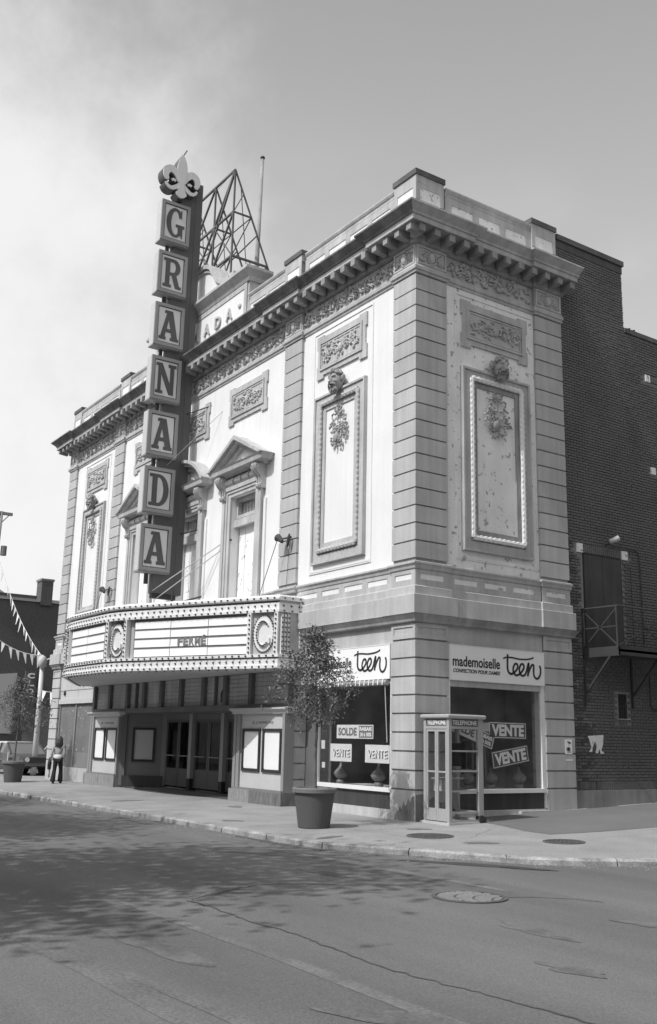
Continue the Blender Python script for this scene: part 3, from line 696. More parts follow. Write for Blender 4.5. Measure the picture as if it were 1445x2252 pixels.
def trophy(T, u, zt, s, seed):
    """bow of ribbon over a mandolin among leaves"""
    r = random.Random(seed); mb = MB(T)
    P = lambda x, y: (u+x*s, .02, zt+y*s)
    for sg in (-1, 1):
        mb.tube([P(0, -.14), P(sg*.05, -.04), P(sg*.11, 0), P(sg*.15, -.06), P(sg*.12, -.13), P(sg*.05, -.12), P(0, -.15)], .028*s, 5)
        mb.tube([P(0, -.16), P(sg*.12, -.22), P(sg*.20, -.17), P(sg*.28, -.20), P(sg*.26, -.30), P(sg*.20, -.36), P(sg*.28, -.42), P(sg*.36, -.44)], .026*s, 5)
    mb.tube([P(0, -.16), P(.0, -.5)], .015*s, 5)
    mb.ell(P(-.08, -.86), (.12*s, .05, .15*s), 10, 6, -.6); mb.tube([P(-.0, -.76), P(.22, -.56)], .024*s, 5); mb.ell(P(.24, -.545), (.04*s, .03, .03*s), 6, 4)
    mb.tube([P(-.2, -.55), P(.1, -.9)], .02*s, 5); mb.tube([P(.05, -.6), P(.03, -1.0)], .02*s, 5)
    for i in range(70):
        t = r.random(); y = -.42-.72*t; wdt = .12+.34*min(1, sin(pi*min(1, .15+t*.85))*1.1); x = r.uniform(-wdt, wdt)
        if abs(x+.08) < .1 and abs(y+.86) < .13: continue
        mb.ell(P(x, y), (r.uniform(.035, .07)*s, .03, r.uniform(.018, .03)*s), 6, 4, r.uniform(0, pi))
    return obj('trophy_relief', mb, 'dirty_shaded_trim' if T is FR else 'dirty_shaded_trim', TH)
def relief_panel(T, u0, u1, z0, z1, seed, white):
    """sunk panel with carved leaves in a frame with square ears"""
    e = .09; d = -.08
    frame = obj('relief_panel', MB(T).prism([(u0, z0), (u0+.32, z0), (u0+.32, z0+e), (u1-.32, z0+e), (u1-.32, z0), (u1, z0), (u1, z0+.36), (u1-e*.6, z0+.36), (u1-e*.6, z1-.36), (u1, z1-.36), (u1, z1), (u1-.32, z1), (u1-.32, z1-e*.6), (u0+.32, z1-e*.6), (u0+.32, z1), (u0, z1), (u0, z1-.36), (u0+e*.6, z1-.36), (u0+e*.6, z0+.36), (u0, z0+.36)], d, d+.05), 'trim', TH)
    a, b, c, f = u0+.17, u1-.17, z0+.22, z1-.2
    obj('panel_moulding', MB(T).ring(a, b, c, f, .05, d+.05, d+.085), 'trim', TH); obj('panel_moulding', MB(T).ring(a+.07, b-.07, c+.07, f-.07, .04, d+.05, d+.068), 'trim', TH)
    r = random.Random(seed); mb = MB(T); cu, cz = (a+b)/2, (c+f)/2; hw, hz = (b-a)/2-.13, (f-c)/2-.12
    for sg in (-1, 1):
        mb.tube([(cu+sg*hw*t*.95, d+.065, cz+hz*.45*sin(t*5.)) for t in [i/12 for i in range(13)]], .03, 5, .018)
        for k in range(3):
            x = cu+sg*hw*(.3+.28*k); mb.tube([(x+.11*cos(t*.6)*(1-t*.06), d+.07, cz+.13*sin(t*.6)*(1-t*.06)*(1 if k % 2 else -1)) for t in range(12)], .022, 4)
            for q in range(6): mb.ell((x+r.uniform(-.15, .15), d+.07, cz+r.uniform(-hz, hz)*.85), (r.uniform(.04, .09), .045, r.uniform(.02, .04)), 6, 4, r.uniform(0, pi))
    mb.ell((cu, d+.07, cz), (.09, .06, .13), 8, 6)
    for q in range(10): mb.ell((cu+r.uniform(-.2, .2), d+.07, cz+r.uniform(-hz, hz)*.9), (.07, .045, .03), 6, 4, r.uniform(0, pi))
    obj('panel_carving', mb, 'relief' if T is FR else 'trim', TH)
def blind_bay(T, c, white, seed):
    """tall framed panel with a leafy roll moulding, c = centre"""
    d = -.08; fr = 'trim' if T is FR else 'trim'
    u0, u1, z0, z1 = c-1.13, c+1.13, 5.95, 10.47
    obj('panel_frame', MB(T).ring(u0, u1, z0, z1, .25, d, d+.06), fr, TH)
    obj('panel_fillet', MB(T).ring(u0+.01, u1-.01, z0+.01, z1-.01, .055, d+.06, d+.10), fr, TH)
    # roll of bound laurel round the field
    a, b, e, f = u0+.30, u1-.30, z0+.34, z1-.26; w = .13
    mb = MB(T)
    for p, q in (((a, e), (a, f)), ((b, e), (b, f)), ((a, f), (b, f)), ((a, e), (b, e))):
        L = hypot(q[0]-p[0], q[1]-p[1]); n = int(L/.14)
        mb.tube([(p[0], d+.07, p[1]), (q[0], d+.07, q[1])], .062, 8)
        for k in range(n):
            t = (k+.5)/n; x, z = p[0]+(q[0]-p[0])*t, p[1]+(q[1]-p[1])*t; vert = abs(q[1]-p[1]) > abs(q[0]-p[0])
            for sg in (-1, 1):
                ux, uz = (sg*.035, 0) if vert else (0, sg*.035); mb.ell((x+ux, d+.098, z+uz), (.036, .030, .064) if vert else (.064, .030, .036), 6, 4)
    obj('laurel_roll', mb, 'relief' if T is FR else 'white', TH)
    obj('panel_reveal', MB(T).ring(a+.07, b-.07, e+.07, f-.07, .12, d, d+.045), 'dirty_shaded_trim' if T is SD else 'trim', TH)
    obj('panel_field', MB(T).box(a+.18, b-.18, d-.05, d+.012, e+.18, f-.18), white, TH)
    trophy(T, c, f-.24, .96, seed)
    lion_mask(T, c+.02, 10.62)
    # thin raised surround and step under the panel
    obj('panel_surround', MB(T).ring(c-1.30, c+1.36, 5.74, 12.35, .04, d, d+.022), white, TH)
    obj('panel_apron', MB(T).box(c-1.26, c+1.32, d, d+.03, 5.775, 5.83), white, TH)
    relief_panel(T, c-1.12, c+1.12, 10.98, 12.2, seed+5, white)
blind_bay(FR, -3.10, 'white', 31); blind_bay(FR, -20.04, 'white', 32); blind_bay(SD, 2.57, 'peel', 33)
for i, x in enumerate(WX): relief_panel(FR, x-1.15, x+1.15, 10.93, 12.13, 40+i, 'white')

# ---- the three tall boarded windows with their hoods
def hood_profile(): return [(0, 0), (.10, 0), (.12, .06), (.30, .10), (.33, .14), (.33, .22), (.36, .24), (.40, .32), (0, .32)]
def tall_window(c, arched):
    w = obj('window', MB(FR).box(c-HW, c+HW, -.50, -.46, 5.36, 8.62), 'interior', TH)
    z0, z1 = 5.45, 8.62
    mb = MB(FR)
    for k, (o_, wd, dd) in enumerate(((.40, .15, .05), (.26, .12, .02), (.15, .15, -.01))):
        a, b, t = c-HW-o_+.0, c+HW+o_-.0, z1+o_*.8
        mb.box(a, a+wd, -.08, dd, z0, t); mb.box(b-wd, b, -.08, dd, z0, t); mb.box(a, b, -.08, dd+.002, t-wd*.8, t)
    obj('window_architrave', mb, 'trim', w)
    for sg in (-1, 1): obj('window_strip', MB(FR).box(c+sg*(HW+.50)-.06, c+sg*(HW+.50)+.06, -.08, -.03, z0, 8.25), 'white', w)
    # pulvinated frieze under the hood with ribbon ties
    mb = MB(FR); n = 9; poly = [(-.08, 8.96), (-.08, 9.22)] + [(.0+.10*sin(pi*k/n), 9.22-.26*k/n) for k in range(n+1)]
    mb.add([(u, d, z) for u in (c-HW-.22, c+HW+.22) for d, z in poly], [tuple(range(len(poly)))] + [tuple(range(2*len(poly)-1, len(poly)-1, -1))] + [(j, (j+1) % len(poly), len(poly)+(j+1) % len(poly), len(poly)+j) for j in range(len(poly))])
    obj('window_frieze', mb, 'relief', w)
    mb = MB(FR)
    for k in (-.45, 0, .45): obj('frieze_tie', MB(FR).tube([(c+k-.03, .06, 9.20), (c+k+.03, .125, 9.09), (c+k-.02, .07, 8.98)], .022, 5), 'dirty_shaded_trim', w)
    # scrolled brackets
    for sg in (-1, 1):
        mb = MB(FR); u = c+sg*(HW+.34); pts = spline([(.26, 9.24), (.30, 9.12), (.22, 8.98), (.12, 8.88), (.08, 8.72), (.13, 8.62), (.08, 8.55)], 5)
        for i in range(len(pts)-1):
            (d0, za), (d1, zb) = pts[i], pts[i+1]
            mb.add([(u-.13, -.08, za), (u+.13, -.08, za), (u+.13, d0, za), (u-.13, d0, za), (u-.13, -.08, zb), (u+.13, -.08, zb), (u+.13, d1, zb), (u-.13, d1, zb)], [(0, 1, 2, 3), (7, 6, 5, 4), (0, 3, 7, 4), (1, 5, 6, 2), (3, 2, 6, 7)])
        for q in (-.06, .06): mb.tube([(u+q, d+.015, z) for d, z in pts], .028, 4)
        mb.ell((u, .2, 9.13), (.15, .10, .09), 8, 6); mb.ell((u, .08, 8.60), (.14, .06, .05), 8, 5)
        obj('bracket', mb, 'trim', w)
        mb = MB(FR); mb.ell((u, -.02, 8.35), (.05, .06, .08), 6, 5); mb.ell((u, -.02, 8.2), (.035, .04, .05), 6, 5); obj('bracket_drop', mb, 'dirty_shaded_trim', w)
    # hood: horizontal cornice and a pediment, pointed or curved
    hw = 1.28; zb = 9.24; e = .36
    mb = MB(); pr = [(-.1, zb), (.06, zb), (.09, zb+.05), (e-.08, zb+.08), (e-.06, zb+.19), (e-.02, zb+.24), (-.1, zb+.24)]
    mb.sweep([(c-hw, .3), (c-hw, -.02), (c+hw, -.02), (c+hw, .3)], [(d if d < 0 else d*1.0, z) for d, z in pr]); obj('hood_cornice', mb, 'trim', w)
    HWd = hw+e; zc = zb+.24; rise = .84
    def rake(off_, th, d0, d1, name, m):
        mb = MB(FR)
        if arched:
            n = 18; R = ((HWd-off_*1.3)**2+(rise-off_)**2)/(2*(rise-off_)); cz_ = zc+rise-off_-R; am = math.asin(min(1, (HWd-off_*1.3)/R))
            o1 = [(c+R*sin(-am+2*am*i/n), cz_+R*cos(-am+2*am*i/n)) for i in range(n+1)]
            o2 = [(c+(R-th)*sin(-am+2*am*i/n), cz_+(R-th)*cos(-am+2*am*i/n)) for i in range(n+1)]
            for i in range(n): mb.prism([o1[i], o1[i+1], o2[i+1], o2[i]], d0, d1)
        else:
            for sg in (-1, 1):
                A = (c+sg*(HWd-off_*1.6), zc); Bp = (c, zc+rise-off_)
                mb.prism([A, Bp, (c, Bp[1]-th*1.25), (A[0]-sg*th*1.9, zc)], d0, d1+(.001 if sg > 0 else 0))
        return obj(name, mb, m, w)
    rake(0, .10, -.2, e+.03, 'pediment_crown', 'trim'); rake(.10, .09, -.2, e-.06, 'pediment_corona', 'trim'); rake(.19, .13, -.2, .14, 'pediment_moulding', 'trim')
    if not arched: obj('tympanum', MB(FR).prism([(c-HWd+.3, zc-.02), (c+HWd-.3, zc-.02), (c, zc+rise-.2)], -.2, .01), 'white', w)
    else:
        obj('tympanum', MB(FR).prism([(c+1.2*cos(a), zc-.02+.62*sin(a)) for a in [pi*i/14 for i in range(15)]], -.2, .01), 'white', w)
        mb = MB(FR); mb.ell((c, .06, zc+.28), (.16, .1, .22), 10, 6)
        for sg in (-1, 1): mb.tube([(c+sg*(.2+.09*t), .05, zc+.14+.12*sin(t)) for t in range(8)], .045, 5, .02)
        obj('tympanum_carving', mb, 'relief', w)
    # transom light with leaded bars, transom, boards below
    obj('transom_frame', MB(FR).ring(c-HW+.02, c+HW-.02, 7.98, 8.60, .10, -.36, -.22), 'trim', w)
    obj('transom_pane', MB(FR).box(c-HW+.1, c+HW-.1, -.40, -.38, 8.06, 8.52), 'siding', w)
    mb = MB(FR)
    for k in range(1, 7): mb.box(c-HW+.1+k*.18, c-HW+.13+k*.18, -.375, -.345, 8.07, 8.51)
    for z in (8.2, 8.36): mb.box(c-HW+.1, c+HW-.1, -.374, -.35, z, z+.025)
    obj('transom_bar', mb, 'trim', w)
    obj('transom', MB(FR).prism([(c-HW, 7.72), (c+HW, 7.72), (c+HW, 7.94), (c-HW, 7.94)], -.42, -.16), 'trim', w)
    for k in range(4):
        a = c-HW+.04+k*(2*HW-.08)/4; bq = obj('window_board', MB(FR).box(a+.006, a+(2*HW-.08)/4-.006, -.40, -.345-.008*(k % 2), 5.40, 7.715), 'peel', w)
for i, x in enumerate(WX): tall_window(x, i == 1)

# ---- entrance under the marquee
zH = 2.36
# transom band of sided panels between dark posts
TX = [-18.45, -17.0, -15.45, -14.1, -12.75, -11.35, -9.85, -8.5, -7.05, -4.98]
for x in TX: box('transom_post', 'wood_dark', TH, x-.09, x+.09, -.12, .03, 2.52, 3.36, FR)
for x in (-14.75, -9.12): box('transom_post', 'wood_dark', TH, x-.04, x+.04, -.12, .01, 2.52, 3.36, FR)
for i in range(len(TX)-1):
    a, b = TX[i]+.09, TX[i+1]-.09; p = obj('transom_panel', MB(FR).box(a, b, -.16, -.12, 2.52, 3.36), 'siding', TH)
    nb = 7
    for k in range(nb):
        z = 2.53+k*.118; obj('siding_board', MB(FR).box(a, b, -.12, -.085-.006*(k % 2), z+.004, z+.112), 'siding', p)
mb = MB(FR); mb.prism([(-8.86, 2.60), (-8.70, 2.62), (-8.66, 2.86), (-8.56, 2.98), (-8.60, 3.22), (-8.70, 3.26), (-8.74, 3.02), (-8.88, 2.86)], -.08, -.06); obj('broken_hole', mb, 'black', TH)
box('white_strip', 'vest_light', TH, -9.08, -8.6, -.083, -.079, 2.53, 3.34, FR)
box('front_sill', 'wood_dark', TH, -18.5, -4.9, -.16, .06, 2.36, 2.52, FR)
mb = MB(); mb.sweep([(-18.25, .2), (-18.25, .2), (-18.25, -.18), (-15.5, -.18), (-15.5, .2)][1:], [(-.1, 2.26), (.02, 2.26), (.03, 2.31), (.10, 2.37), (.10, 2.41), (-.1, 2.43)]); obj('case_cornice', mb, 'vest_light', TH)
mb = MB(); mb.sweep([(-7.62, .2), (-7.62, -.18), (-4.9, -.18), (-4.9, .2)], [(-.1, 2.26), (.02, 2.26), (.03, 2.31), (.10, 2.37), (.10, 2.41), (-.1, 2.43)]); obj('case_cornice', mb, 'vest_light', TH)
# poster cases
def poster_case(x0, x1, mirror):
    pc = obj('poster_case', MB(FR).box(x0+.06, x1-.05, -.6, .13, .30, 2.30), 'vest_light', TH)
    mid = x0+(x1-x0)*(.41 if not mirror else .5)
    obj('marble_slab', MB(FR).box(x0-.02, mid-.004, -.6, .26, -.2, .31), 'marble_pale', pc); obj('marble_slab', MB(FR).box(mid+.004, x1+.02, -.6, .26, -.2, .305), 'marble' if not mirror else 'marble_pale', pc)
    obj('case_ledge', MB(FR).box(x0+.1, x1-.02, .10, .24, .30, .36), 'vest', pc)
    for a, b in ((x0+.02, x0+.16), (x0+.20, x0+.36), (x1-.12, x1+.0)):
        obj('case_post', MB(FR).box(a, b, -.1, .19, .31, 2.29), 'box_frame', pc)
    pa, pb = x0+.46, x1-.2; pw = (pb-pa-.13)/2
    for k in (0, 1):
        a = pa+k*(pw+.13); b = a+pw
        obj('poster_frame', MB(FR).ring(a, b, .78, 1.88, .075, .13, .17), 'black', pc)
        mb = MB(FR); r_ = .06; q = [(a+.07, .85), (b-.07, .85), (b-.07, 1.81), (a+.07, 1.81)]; pts = []
        for (x, z), s0 in zip(((a+.075+r_, .855+r_), (b-.075-r_, .855+r_), (b-.075-r_, 1.805-r_), (a+.075+r_, 1.805-r_)), (pi, 1.5*pi, 0, .5*pi)):
            pts += [(x+r_*cos(s0+t*pi/8), z+r_*sin(s0+t*pi/8)) for t in range(5)]
        mb.prism(pts, .13, .138); obj('poster_sheet', mb, 'poster_paper', pc)
    mb = MB(); fit_text(mb, "À L'AFFICHE" if not mirror else "À VENIR", FR, pa+.45, pb-.45 if not mirror else pb-.35, 2.0, 2.09, .134); obj('case_lettering', mb, 'paper_print', pc)
poster_case(-7.58, -4.93, False); poster_case(-18.22, -15.56, True)
# vestibule: splayed side walls, doors at the back, ceiling and floor
YD = 1.15
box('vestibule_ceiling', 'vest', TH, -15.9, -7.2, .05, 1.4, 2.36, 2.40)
strip = MB(); strip.v = [(-15.62, -.05, .012), (-7.5, -.05, .012), (-7.5, 1.6, .03), (-15.62, 1.6, .03)]; strip.v = [(x, y, gz(x, min(y, 0))+.02) for x, y, z in strip.v]; strip.f = [(0, 1, 2, 3)]; obj('vestibule_floor', strip, 'wood_dark', TH)
def splay(p, q, sgn):
    P, Q = Vector(p), Vector(q); t = (Q-P).normalized(); n = Vector((-t.y, t.x))*sgn; L = (Q-P).length
    T = lambda u, d, z: (P.x+t.x*u+n.x*d, P.y+t.y*u+n.y*d, z)
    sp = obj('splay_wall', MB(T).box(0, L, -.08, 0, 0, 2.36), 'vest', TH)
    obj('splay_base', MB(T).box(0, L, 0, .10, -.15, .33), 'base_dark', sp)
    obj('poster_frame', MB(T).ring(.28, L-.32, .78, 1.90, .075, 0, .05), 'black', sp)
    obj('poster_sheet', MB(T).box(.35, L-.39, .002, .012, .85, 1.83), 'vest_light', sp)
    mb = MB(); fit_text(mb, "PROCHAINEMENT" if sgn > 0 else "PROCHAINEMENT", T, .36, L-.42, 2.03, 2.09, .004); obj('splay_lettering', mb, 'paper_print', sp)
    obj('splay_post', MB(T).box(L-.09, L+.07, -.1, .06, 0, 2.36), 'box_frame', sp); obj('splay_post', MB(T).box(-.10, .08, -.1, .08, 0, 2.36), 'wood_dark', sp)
splay((-15.5, .02), (-14.72, YD), -1); 
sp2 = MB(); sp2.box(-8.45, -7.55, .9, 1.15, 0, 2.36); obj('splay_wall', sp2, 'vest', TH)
def door_leaf(a, b):
    dl = obj('door_leaf', MB().ring_xz(a, b, .06, 2.18, .09, YD, YD+.05), 'door_dark', TH)
    obj('door_pane', MB().box(a+.09, b-.09, YD+.02, YD+.03, .62, 2.09), 'door_glass', dl)
    obj('kick_panel', MB().box(a+.08, b-.08, YD+.005, YD+.04, .10, .53), 'kick', dl); obj('door_rail', MB().box(a+.06, b-.06, YD+.001, YD+.045, .53, .62), 'door_dark', dl)
    obj('push_bar', MB().tube([(a+.12, YD-.05, 1.02), (b-.12, YD-.05, 1.02)], .018, 6), 'alu', dl)
def ring_xz(s, x0, x1, z0, z1, w, y0, y1):
    s.box(x0, x1, y0, y1, z1-w, z1); s.box(x0, x1, y0, y1, z0, z0+w*.6); s.box(x0, x0+w, y0, y1, z0+w*.6, z1-w); s.box(x1-w, x1, y0, y1, z0+w*.6, z1-w); return s
MB.ring_xz = ring_xz
for a in (-14.62, -12.50, -10.36):
    door_leaf(a, a+.94); door_leaf(a+.96, a+1.90)
for x in (-12.61, -10.48):
    p = obj('door_pillar', MB().box(x-.1, x+.1, YD-.12, YD+.12, .34, 2.36), 'alu', TH); obj('pillar_foot', MB().box(x-.105, x+.105, YD-.125, YD+.125, -.05, .34), 'black', p)
box('door_head', 'vest', TH, -14.7, -8.4, YD, YD+.1, 2.18, 2.36)
box('lobby_back', 'interior', TH, -15., -7.5, 3.0, 3.1, 0, 3.4); box('lobby_floor', 'interior', TH, -15, -7.5, YD+.1, 3.1, -.1, .0)
# shop front at the far left, boarded over
box('boarded_front', 'front_board', TH, -22.25, -18.62, .12, .2, .42, 2.78)
for x in (-22.25, -20.5, -18.72): box('front_batten', 'box_frame', TH, x, x+.08, .07, .13, .42, 2.80)
box('front_head', 'vest_light', TH, -22.28, -18.5, .02, .15, 2.78, 2.96); box('front_panel', 'vest_light', TH, -22.28, -20.32, .08, .2, 2.96, 3.36); box('front_panel', 'vest_light', TH, -20.30, -18.5, .08, .2, 2.96, 3.36)
box('front_jamb', 'black', TH, -18.62, -18.42, .02, .2, .3, 2.80); box('front_base', 'concrete', TH, -22.28, -18.3, .06, .3, -.3, .42)
box('dark_panel', 'vest', TH, -22.2, -18.7, .10, .13, .43, .98)
mb = MB(FR); mb.ell((-21.75, -.04, 3.2), (.07, .04, .11), 8, 5); obj('wall_hook', mb, 'black', TH)
# ---- shop at the corner: rooms, windows, recessed door
box('shop_back', 'interior', TH, -5.0, -1.9, 3.1, 3.2, 0, 3.5); box('shop_side', 'interior', TH, -5.0, -4.9, .55, 3.1, 0, 3.5)
box('shop_back', 'interior', TH, -2.0, -1.9, 3.2, 5.2, 0, 3.5); box('shop_end', 'interior', TH, -1.9, -.2, 4.5, 4.6, 0, 3.5)
box('display_floor', 'interior_mid', TH, -3.75, -.86, .14, 1.5, .56, .60); box('display_floor', 'interior_mid', TH, -1.5, -.14, .98, 3.9, .56, .60)
box('shop_floor', 'interior', TH, -5.0, -.3, 1.5, 5.2, -.05, .0)
box('shop_ceiling', 'interior', TH, -4.9, -.3, .5, 5.2, 3.3, 3.4)
def shop_window(T, u0, u1, d, plain):
    w = obj('shop_window', MB(T).box(u0, u1, d-.008, d, .63, 2.90), 'shop_glass', TH)
    obj('window_sill', MB(T).box(u0-.06, u1+.02, d-.06, d+.07, .55, .64), 'sill', w)
    obj('window_jamb', MB(T).box(u0-.06, u0+.02, d-.04, d+.05, .64, 2.97), 'sill', w); obj('window_jamb', MB(T).box(u1-.03, u1+.04, d-.04, d+.04, .64, 2.97), 'sill', w)
    obj('window_head', MB(T).box(u0+.02, u1-.03, d-.05, d+.035, 2.84, 2.97), 'trim' if plain else 'awning', w)
    obj('window_base', MB(T).box(u0-.05, u1+.02, d-.1, d+.01, .19, .55), 'base_dark', w)
    obj('window_kerb', MB(T).box(u0-.06, u1+.03, d-.1, d+.07, -.2, .19), 'concrete', w)
    return w
w1 = shop_window(FR, -3.76, -.86, -.06, False)
w2 = shop_window(SD, .98, 3.86, -.06, True)
obj('window_return', MB(SD).box(3.90, 3.955, -.3, -.02, .2, 3.0), 'sill', w2)
obj('window_kerb', MB(SD).box(3.0, 3.95, .0, .10, -.1, .16), 'concrete', w2)
# rolled awning with its scalloped edge under the front sign
mb = MB(FR); mb.tube([(-3.8, .06, 2.90), (-.9, .06, 2.90)], .06, 8); obj('awning_roll', mb, 'awning', w1)
mb = MB(FR)
for k in range(17): x = -3.74+k*.17; mb.prism([(x, 2.85), (x+.035, 2.85), (x+.055, 2.97), (x+.02, 2.97)], .118, .128)
obj('awning_stripe', mb, 'board_white', w1)
obj('awning_rod', MB(FR).tube([(-1.0, .05, 2.9), (-.93, .03, 1.6)], .014, 5), 'alu', w1)
obj('glass_sticker', MB(FR).box(-3.62, -3.47, -.056, -.052, 1.42, 1.62), 'vest_light', w1); obj('glass_sticker', MB(FR).box(-3.58, -3.45, -.056, -.052, .98, 1.11), 'vest_light', w1)
# recessed shop door
sd = obj('shop_door', MB().box(-4.55, -3.84, .50, .54, .02, 2.9), 'wood_dark', TH)
obj('door_pane', MB().box(-4.45, -3.94, .488, .494, .62, 2.7), 'door_glass', sd); obj('kick_panel', MB().box(-4.5, -3.88, .47, .5, .05, .55), 'grey_metal', sd)
obj('door_jamb', MB().box(-5.25, -5.02, .36, .46, 0, 2.97), 'concrete', sd); obj('door_wall', MB().box(-5.02, -4.5, .47, .55, 0, 2.97), 'wood_dark', sd); obj('door_lintel', MB().box(-4.9, -3.8, .1, .5, 2.90, 2.975), 'trim', sd)
# narrow fascia return between door and sign
box('sign_backing', 'trim', TH, -4.9, -.86, -.12, -.03, 2.97, 3.76, FR); box('sign_backing', 'trim', TH, .965, 3.955, -.12, -.03, 2.965, 3.77, SD)

# ---- brick side wall: bricks laid one by one over the stretch in view
YB0, YB1 = 4.94, 9.6
BW = obj('brick_wall', MB(SD).box(4.9, 7.60, -.35, -.125, -.3, 14.95), 'mortar', TH)
obj('wall_core', MB(SD).box(7.602, 26, -.35, -.126, -.3, 12.95), 'mortar', BW)
obj('far_brickwork', MB(SD).box(YB1, 26, -.3, -.118, .7, 12.9), 'brick', BW)
DR = (5.56, 7.05, 3.98, 6.40)                        # fire door opening
NW = (6.70, 7.03, 2.30, 2.92)                        # small window opening
bricks = []
pz, pl = .0752, .213
def blocked(u0, u1, z0, z1):
    for a, b, c, d in ((DR[0], DR[1], DR[2], 6.65), (5.35, 7.29, 6.41, 6.64), (NW[0], NW[1], NW[2], NW[3]), (6.66, 7.07, 2.17, 2.30), (8.42, 9.6, 11.69, 11.89), (8.44, 9.6, 8.98, 9.18)):
        if u1 > a+.004 and u0 < b-.004 and z1 > c+.004 and z0 < d-.004: return True
    return False
r = random.Random(5); z = .80; row = 0
while z < 14.72:
    ymax = 7.60 if z > 12.9 else YB1
    u = YB0 + (0 if row % 2 else -pl/2)
    while u < ymax:
        a, b = max(u, YB0), min(u+pl-.012, ymax)
        header = row % 6 == 5
        if b-a > .04:
            spans = [(a, b)] if not header else [(a, min(b, a+.094)), (a+.106, b)]
            for p, q in spans:
                if q-p > .03 and not blocked(p, q, z, z+pz): bricks.append((p, q, z, z+pz-.0125, r.uniform(-.003, .004)))
        u += pl
    z += pz; row += 1
def soldier(u0, u1, z0, z1):
    u = u0
    while u < u1-.05: bricks.append((u, u+.064, z0, z1, .004)); u += .0765
soldier(4.95, YB1, .595, .785); soldier(5.58, 7.05, 6.42, 6.62); soldier(6.70, 7.02, 2.18, 2.29); soldier(8.64, YB1, 11.70, 11.88); soldier(8.67, YB1, 9.0, 9.17)
def brick_mesh(w, h):
    mb = MB(SD); d0, d1 = -.128, -.092; c = .004
    mb.add([(0, d0, 0), (w, d0, 0), (w, d0, h), (0, d0, h), (c, d1, c), (w-c, d1, c), (w-c, d1, h-c), (c, d1, h-c)], [(4, 5, 6, 7), (0, 1, 5, 4), (1, 2, 6, 5), (2, 3, 7, 6), (3, 0, 4, 7)])
    return mb
bricks.sort(key=lambda q: (Vector((-.1, (q[0]+q[1])/2, (q[2]+q[3])/2))-CAM).length / max(.02, min(q[1]-q[0], .22)*0+1))
cache = {}
for i, (a, b, c, d, j) in enumerate(bricks[:300]):
    key = (round(b-a, 2), round(d-c, 2))
    if key not in cache:
        o = obj('brick', brick_mesh(*key), 'brick', None); cache[key] = o.data; bpy.data.objects.remove(o)
    o = bpy.data.objects.new('brick', cache[key]); COL.objects.link(o); o.parent = BW
    o.location = Vector((j, a, c))-BASE[BW]
mb = MB()
for a, b, c, d, j in bricks[300:]:
    q = brick_mesh(b-a, d-c); mb.add([(x+j, y+a, zz+c) for x, y, zz in q.v], q.f)
rest = obj('brick_courses', mb, 'brick', BW, kind='stuff')
# a random tone per brick for the joined courses as well
box('wall_coping', 'coping', TH, 4.93, 7.66, -.42, -.04, 14.95, 15.10, SD); box('wall_coping', 'base_dark', TH, 4.92, 7.62, -.3, -.085, 14.72, 14.95, SD)
box('wall_coping', 'coping', TH, 7.605, 26, -.42, -.06, 12.95, 13.08, SD)
mb = MB(); mb.box(-.42, -.12, 7.58, 7.6, 12.9, 14.9); obj('wall_end', mb, 'mortar', BW)
box('wall_plinth', 'plinth', TH, 4.935, 26, -.3, -.03, -.3, .585, SD)
for a, b, c, d in ((5.35, 5.555, 6.41, 6.64), (7.06, 7.285, 6.41, 6.64), (8.43, 8.63, 11.69, 11.89), (8.45, 8.66, 8.98, 9.18)):
    box('corner_stone', 'peel', BW, a, b, -.15, -.085, c, d, SD)
fd = obj('fire_door', MB(SD).box(DR[0], DR[1], -.2, -.120, 3.98, 6.41), 'black', TH)
obj('door_leaf', MB(SD).box(5.60, 6.29, -.12, -.105, 4.0, 6.38), 'base_dark', fd); obj('door_leaf', MB(SD).box(6.30, 7.01, -.12, -.105, 4.0, 6.38), 'base_dark', fd)
obj('door_sill', MB(SD).box(5.5, 7.1, -.12, -.03, 3.92, 3.985), 'coping', fd)
nw = obj('barred_window', MB(SD).box(NW[0], NW[1], -.2, -.124, NW[2], NW[3]), 'black', TH)
mb = MB(SD)
for k in range(3): mb.box(6.77+k*.085, 6.79+k*.085, -.12, -.10, 2.31, 2.91)
mb.box(6.71, 7.02, -.121, -.098, 2.6, 2.63); obj('window_bar', mb, 'iron', nw); obj('window_sill', MB(SD).box(6.66, 7.07, -.12, -.06, 2.285, 2.305), 'concrete', nw)

# ------------------------------------------------------------------ wall lamp, wires, pipe
wl = thing('wall_lamp', 'small tin floodlight over the dark fire door on the brick wall', 'lamp', (-.1, 6.45, 6.8))
obj('lamp_arm', MB(SD).tube([(6.42, -.1, 6.70), (6.42, .06, 6.74), (6.44, .12, 6.80)], .02, 6), 'iron', wl)
obj('lamp_can', MB(SD).tube([(6.36, .10, 6.77), (6.44, .16, 6.80), (6.56, .24, 6.86)], .06, 10, .085), 'alu', wl)
cond = thing('conduit_pipe', 'thin dark conduit bent down the brick wall beside the fire door', 'pipe', (-.1, 7.3, 5))
obj('conduit', MB(SD).tube(spline([(6.6, -.06, 6.72), (7.2, -.06, 6.72), (7.55, -.06, 6.70), (7.7, -.06, 6.6), (7.72, -.06, 6.2), (7.74, -.06, 4.2)], 4), .014, 5), 'iron', cond)
obj('conduit', MB(SD).tube([(7.34, -.06, 6.2), (7.36, -.06, 3.9)], .009, 4), 'iron', cond)
obj('conduit', MB(SD).tube(spline([(7.9, -.06, 3.5), (7.9, -.06, 2.75), (7.95, -.06, 2.6), (8.1, -.06, 2.56), (9.4, -.06, 2.56)], 4), .013, 5), 'iron', cond)

